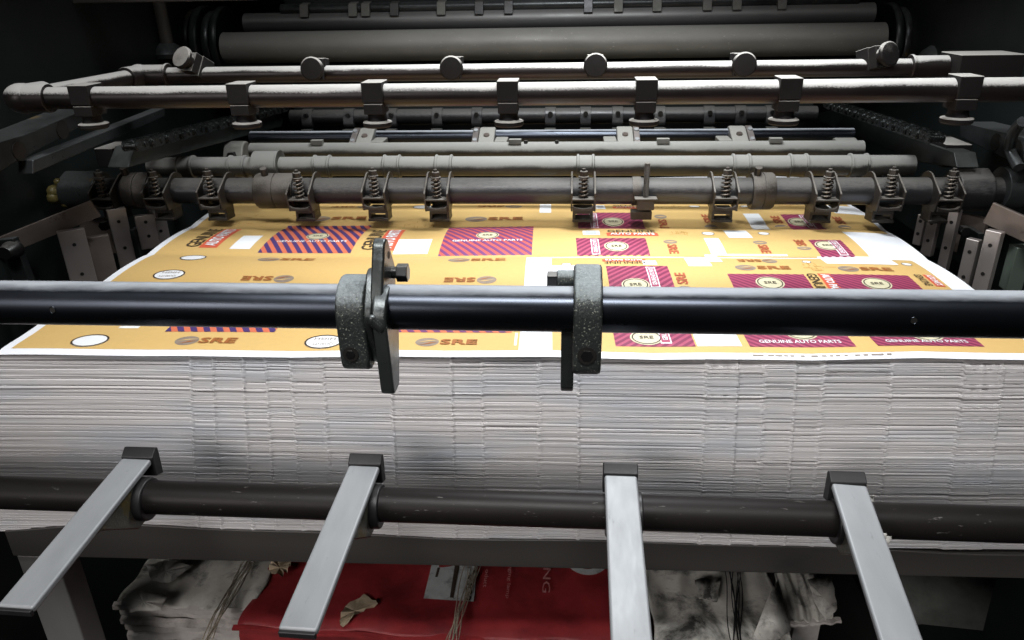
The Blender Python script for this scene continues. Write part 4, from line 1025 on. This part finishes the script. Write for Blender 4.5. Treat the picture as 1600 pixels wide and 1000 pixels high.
build('lever_plate', MB().box((p.x, .925, p.z - .05), (.024, .012, .13), Matrix.Rotation(math.radians(-6), 4, 'Y')), M['rail'], lv, bevel=.001)
build('pivot_boss', MB().lathe([(-.012, .009), (0, .0125), (.012, .0125)], (p.x, .915, p.z), 'Y', 24), M['bolt'], lv, bevel=.0008)
p = at(1590, 420, Y=.97)
setid(build('pale_bracket', MB().box((p.x, .975, p.z), (.02, .02, .06)), M['green'], bevel=.001), 'small pale green bracket at the right edge beside the last blade', 'bracket')
# lower inner frames closing the dark beside the sheet
for x, s, side in ((-.66, -1, 'left'), (.575, 1, 'right')):
    f = MB().box((x + s * .004, 1.35, -.03), (.008, .60, .055), Matrix.Rotation(0, 4, 'X')); setid(build('edge_guide', f, M['frame'], bevel=.001), 'thin dark guide strip beside the %s edge of the sheet' % side, 'guide strip')

# ---------------------------------------------------------------- small machinery in the dark on both sides
def hose(name, pts, r, m, label, cat):
    P = [at(px, py, Y=Y) for px, py, Y in pts]; Q = []
    for i in range(len(P) - 1):
        p0, p1, p2, p3 = P[max(i - 1, 0)], P[i], P[i + 1], P[min(i + 2, len(P) - 1)]
        for k in range(8):
            t = k / 8; Q.append(.5 * ((2 * p1) + (p2 - p0) * t + (2 * p0 - 5 * p1 + 4 * p2 - p3) * t * t + (3 * p1 - p0 - 3 * p2 + p3) * t ** 3))
    Q.append(P[-1]); return setid(build(name, MB().tube(Q, r, 10), m), label, cat)
hose('air_hose', ((118, 10, 1.45), (126, 45, 1.45), (133, 90, 1.44), (140, 116, 1.43)), .006, M['rail'], 'thin dark hose hanging down the left side frame', 'hose')
hose('air_hose', ((1598, 190, 1.0), (1585, 205, 1.02), (1578, 232, 1.05), (1592, 262, 1.02)), .007, M['rail'], 'black hose looping at the right edge beside the support arm', 'hose')
p = at(128, 116, Y=1.42); setid(build('frame_bracket', MB().box((p.x, 1.44, p.z - .004), (.060, .05, .014)).box((p.x + .02, 1.44, p.z - .022), (.02, .05, .03)), M['nozzle'], bevel=.001), 'small dark bracket on the left frame below the hanging hose', 'bracket')
for px, lab in ((252, 'brownish vertical post beside the left roller flange'), (1478, 'brownish vertical post beside the right roller flange')):
    p = at(px, 20, Y=1.5); t = empty('guard_post', (p.x, 1.5, p.z - .06), lab, 'post')
    build('post_rod', MB().lathe([(-.075, .012), (.16, .012)], (p.x, 1.5, p.z), 'Z', 24), M['board'], t)
    build('post_foot', MB().lathe([(-.082, .030), (-.074, .032), (-.064, .026), (-.055, .014)], (p.x, 1.5, p.z), 'Z', 28), M['rail'], t)

# housings and clutter at the ends of the rear rods, holes in the support arms, loose scraps
for px, py, Y, r, lab in ((372, 240, 1.31, .022, 'pale grimy bearing housing at the left end of the black rod'), (1318, 234, 1.31, .020, 'pale grimy bearing housing at the right end of the black rod')):
    p = at(px, py, Y=Y); t = empty('bearing_housing', p, lab, 'bearing')
    build('housing_body', MB().prism(hull2([(Y, p.z, r), (Y + .02, p.z - .03, r * 1.2), (Y - .02, p.z - .025, r * .9)]), p.x - .018, p.x + .018), M['rear'], t, bevel=.003)
    build('housing_nut', MB().lathe([(-.012, .009), (0, .009)], (p.x, Y - r * .9, p.z), 'Y', 6), M['bolt'], t, bevel=.0006)
for n, X, pts in (('support_arm', -.665, ((30, 236), (97, 203))), ('support_arm.001', .60, ((1556, 222), (1590, 232)))):
    o = bpy.data.objects.get(n)
    for px, py in pts:
        p = at(px, py, X=X); build('arm_hole', MB().lathe([(-.002, .012), (.0012, .012)] if X < 0 else [(-.0012, .012), (.002, .012)], p, 'X', 20), M['hole'], o)
def scrap(name, poly, zs_, m, lab):
    mb = MB(); r = random.Random(len(lab)); pts = []
    for i in range(len(poly)):
        a, b = poly[i], poly[(i + 1) % len(poly)]
        for t in range(5): pts.append((a[0] + (b[0] - a[0]) * t / 5 + r.uniform(-1.3, 1.3), a[1] + (b[1] - a[1]) * t / 5 + r.uniform(-1.3, 1.3), zs_[i] + (zs_[(i + 1) % len(poly)] - zs_[i]) * t / 5 + r.uniform(-.0015, .0015)))
    c = tuple(sum(p[k] for p in pts) / len(pts) for k in range(3)); k = len(pts)
    mb.v = [at(p[0], p[1], Z=ZT + p[2]) for p in pts + [c]]; mb.f = [(i, k, (i + 1) % k) for i in range(k)]
    o = build(name, mb, m, recalc=False, sharp=20); o.modifiers.new('t', 'SOLIDIFY').thickness = .0008; setid(o, lab, 'paper scrap')
scrap('torn_paper', [(228, 882), (262, 876), (300, 884), (262, 912), (236, 905)], (.016, .022, .014, .010, .012), M['paperscrap'], 'curled scrap of soiled paper on the back of the soiled white bundle')
scrap('torn_paper', [(188, 938), (212, 920), (262, 930), (250, 952), (205, 956)], (.010, .014, .012, .008, .008), M['dirty'], 'blackened torn sheet hanging over the front of the soiled white bundle')
scrap('torn_paper', [(1262, 905), (1300, 900), (1308, 950), (1290, 968), (1272, 940)], (.014, .020, .012, .006, .012), M['paperscrap'], 'ragged pale strip of card at the crushed carton end')
scrap('torn_paper', [(1085, 905), (1128, 902), (1120, 940), (1092, 935)], (.010, .016, .012, .008), M['dirty'], 'blackened scrap lying on the torn white bundle beside the dark twine')
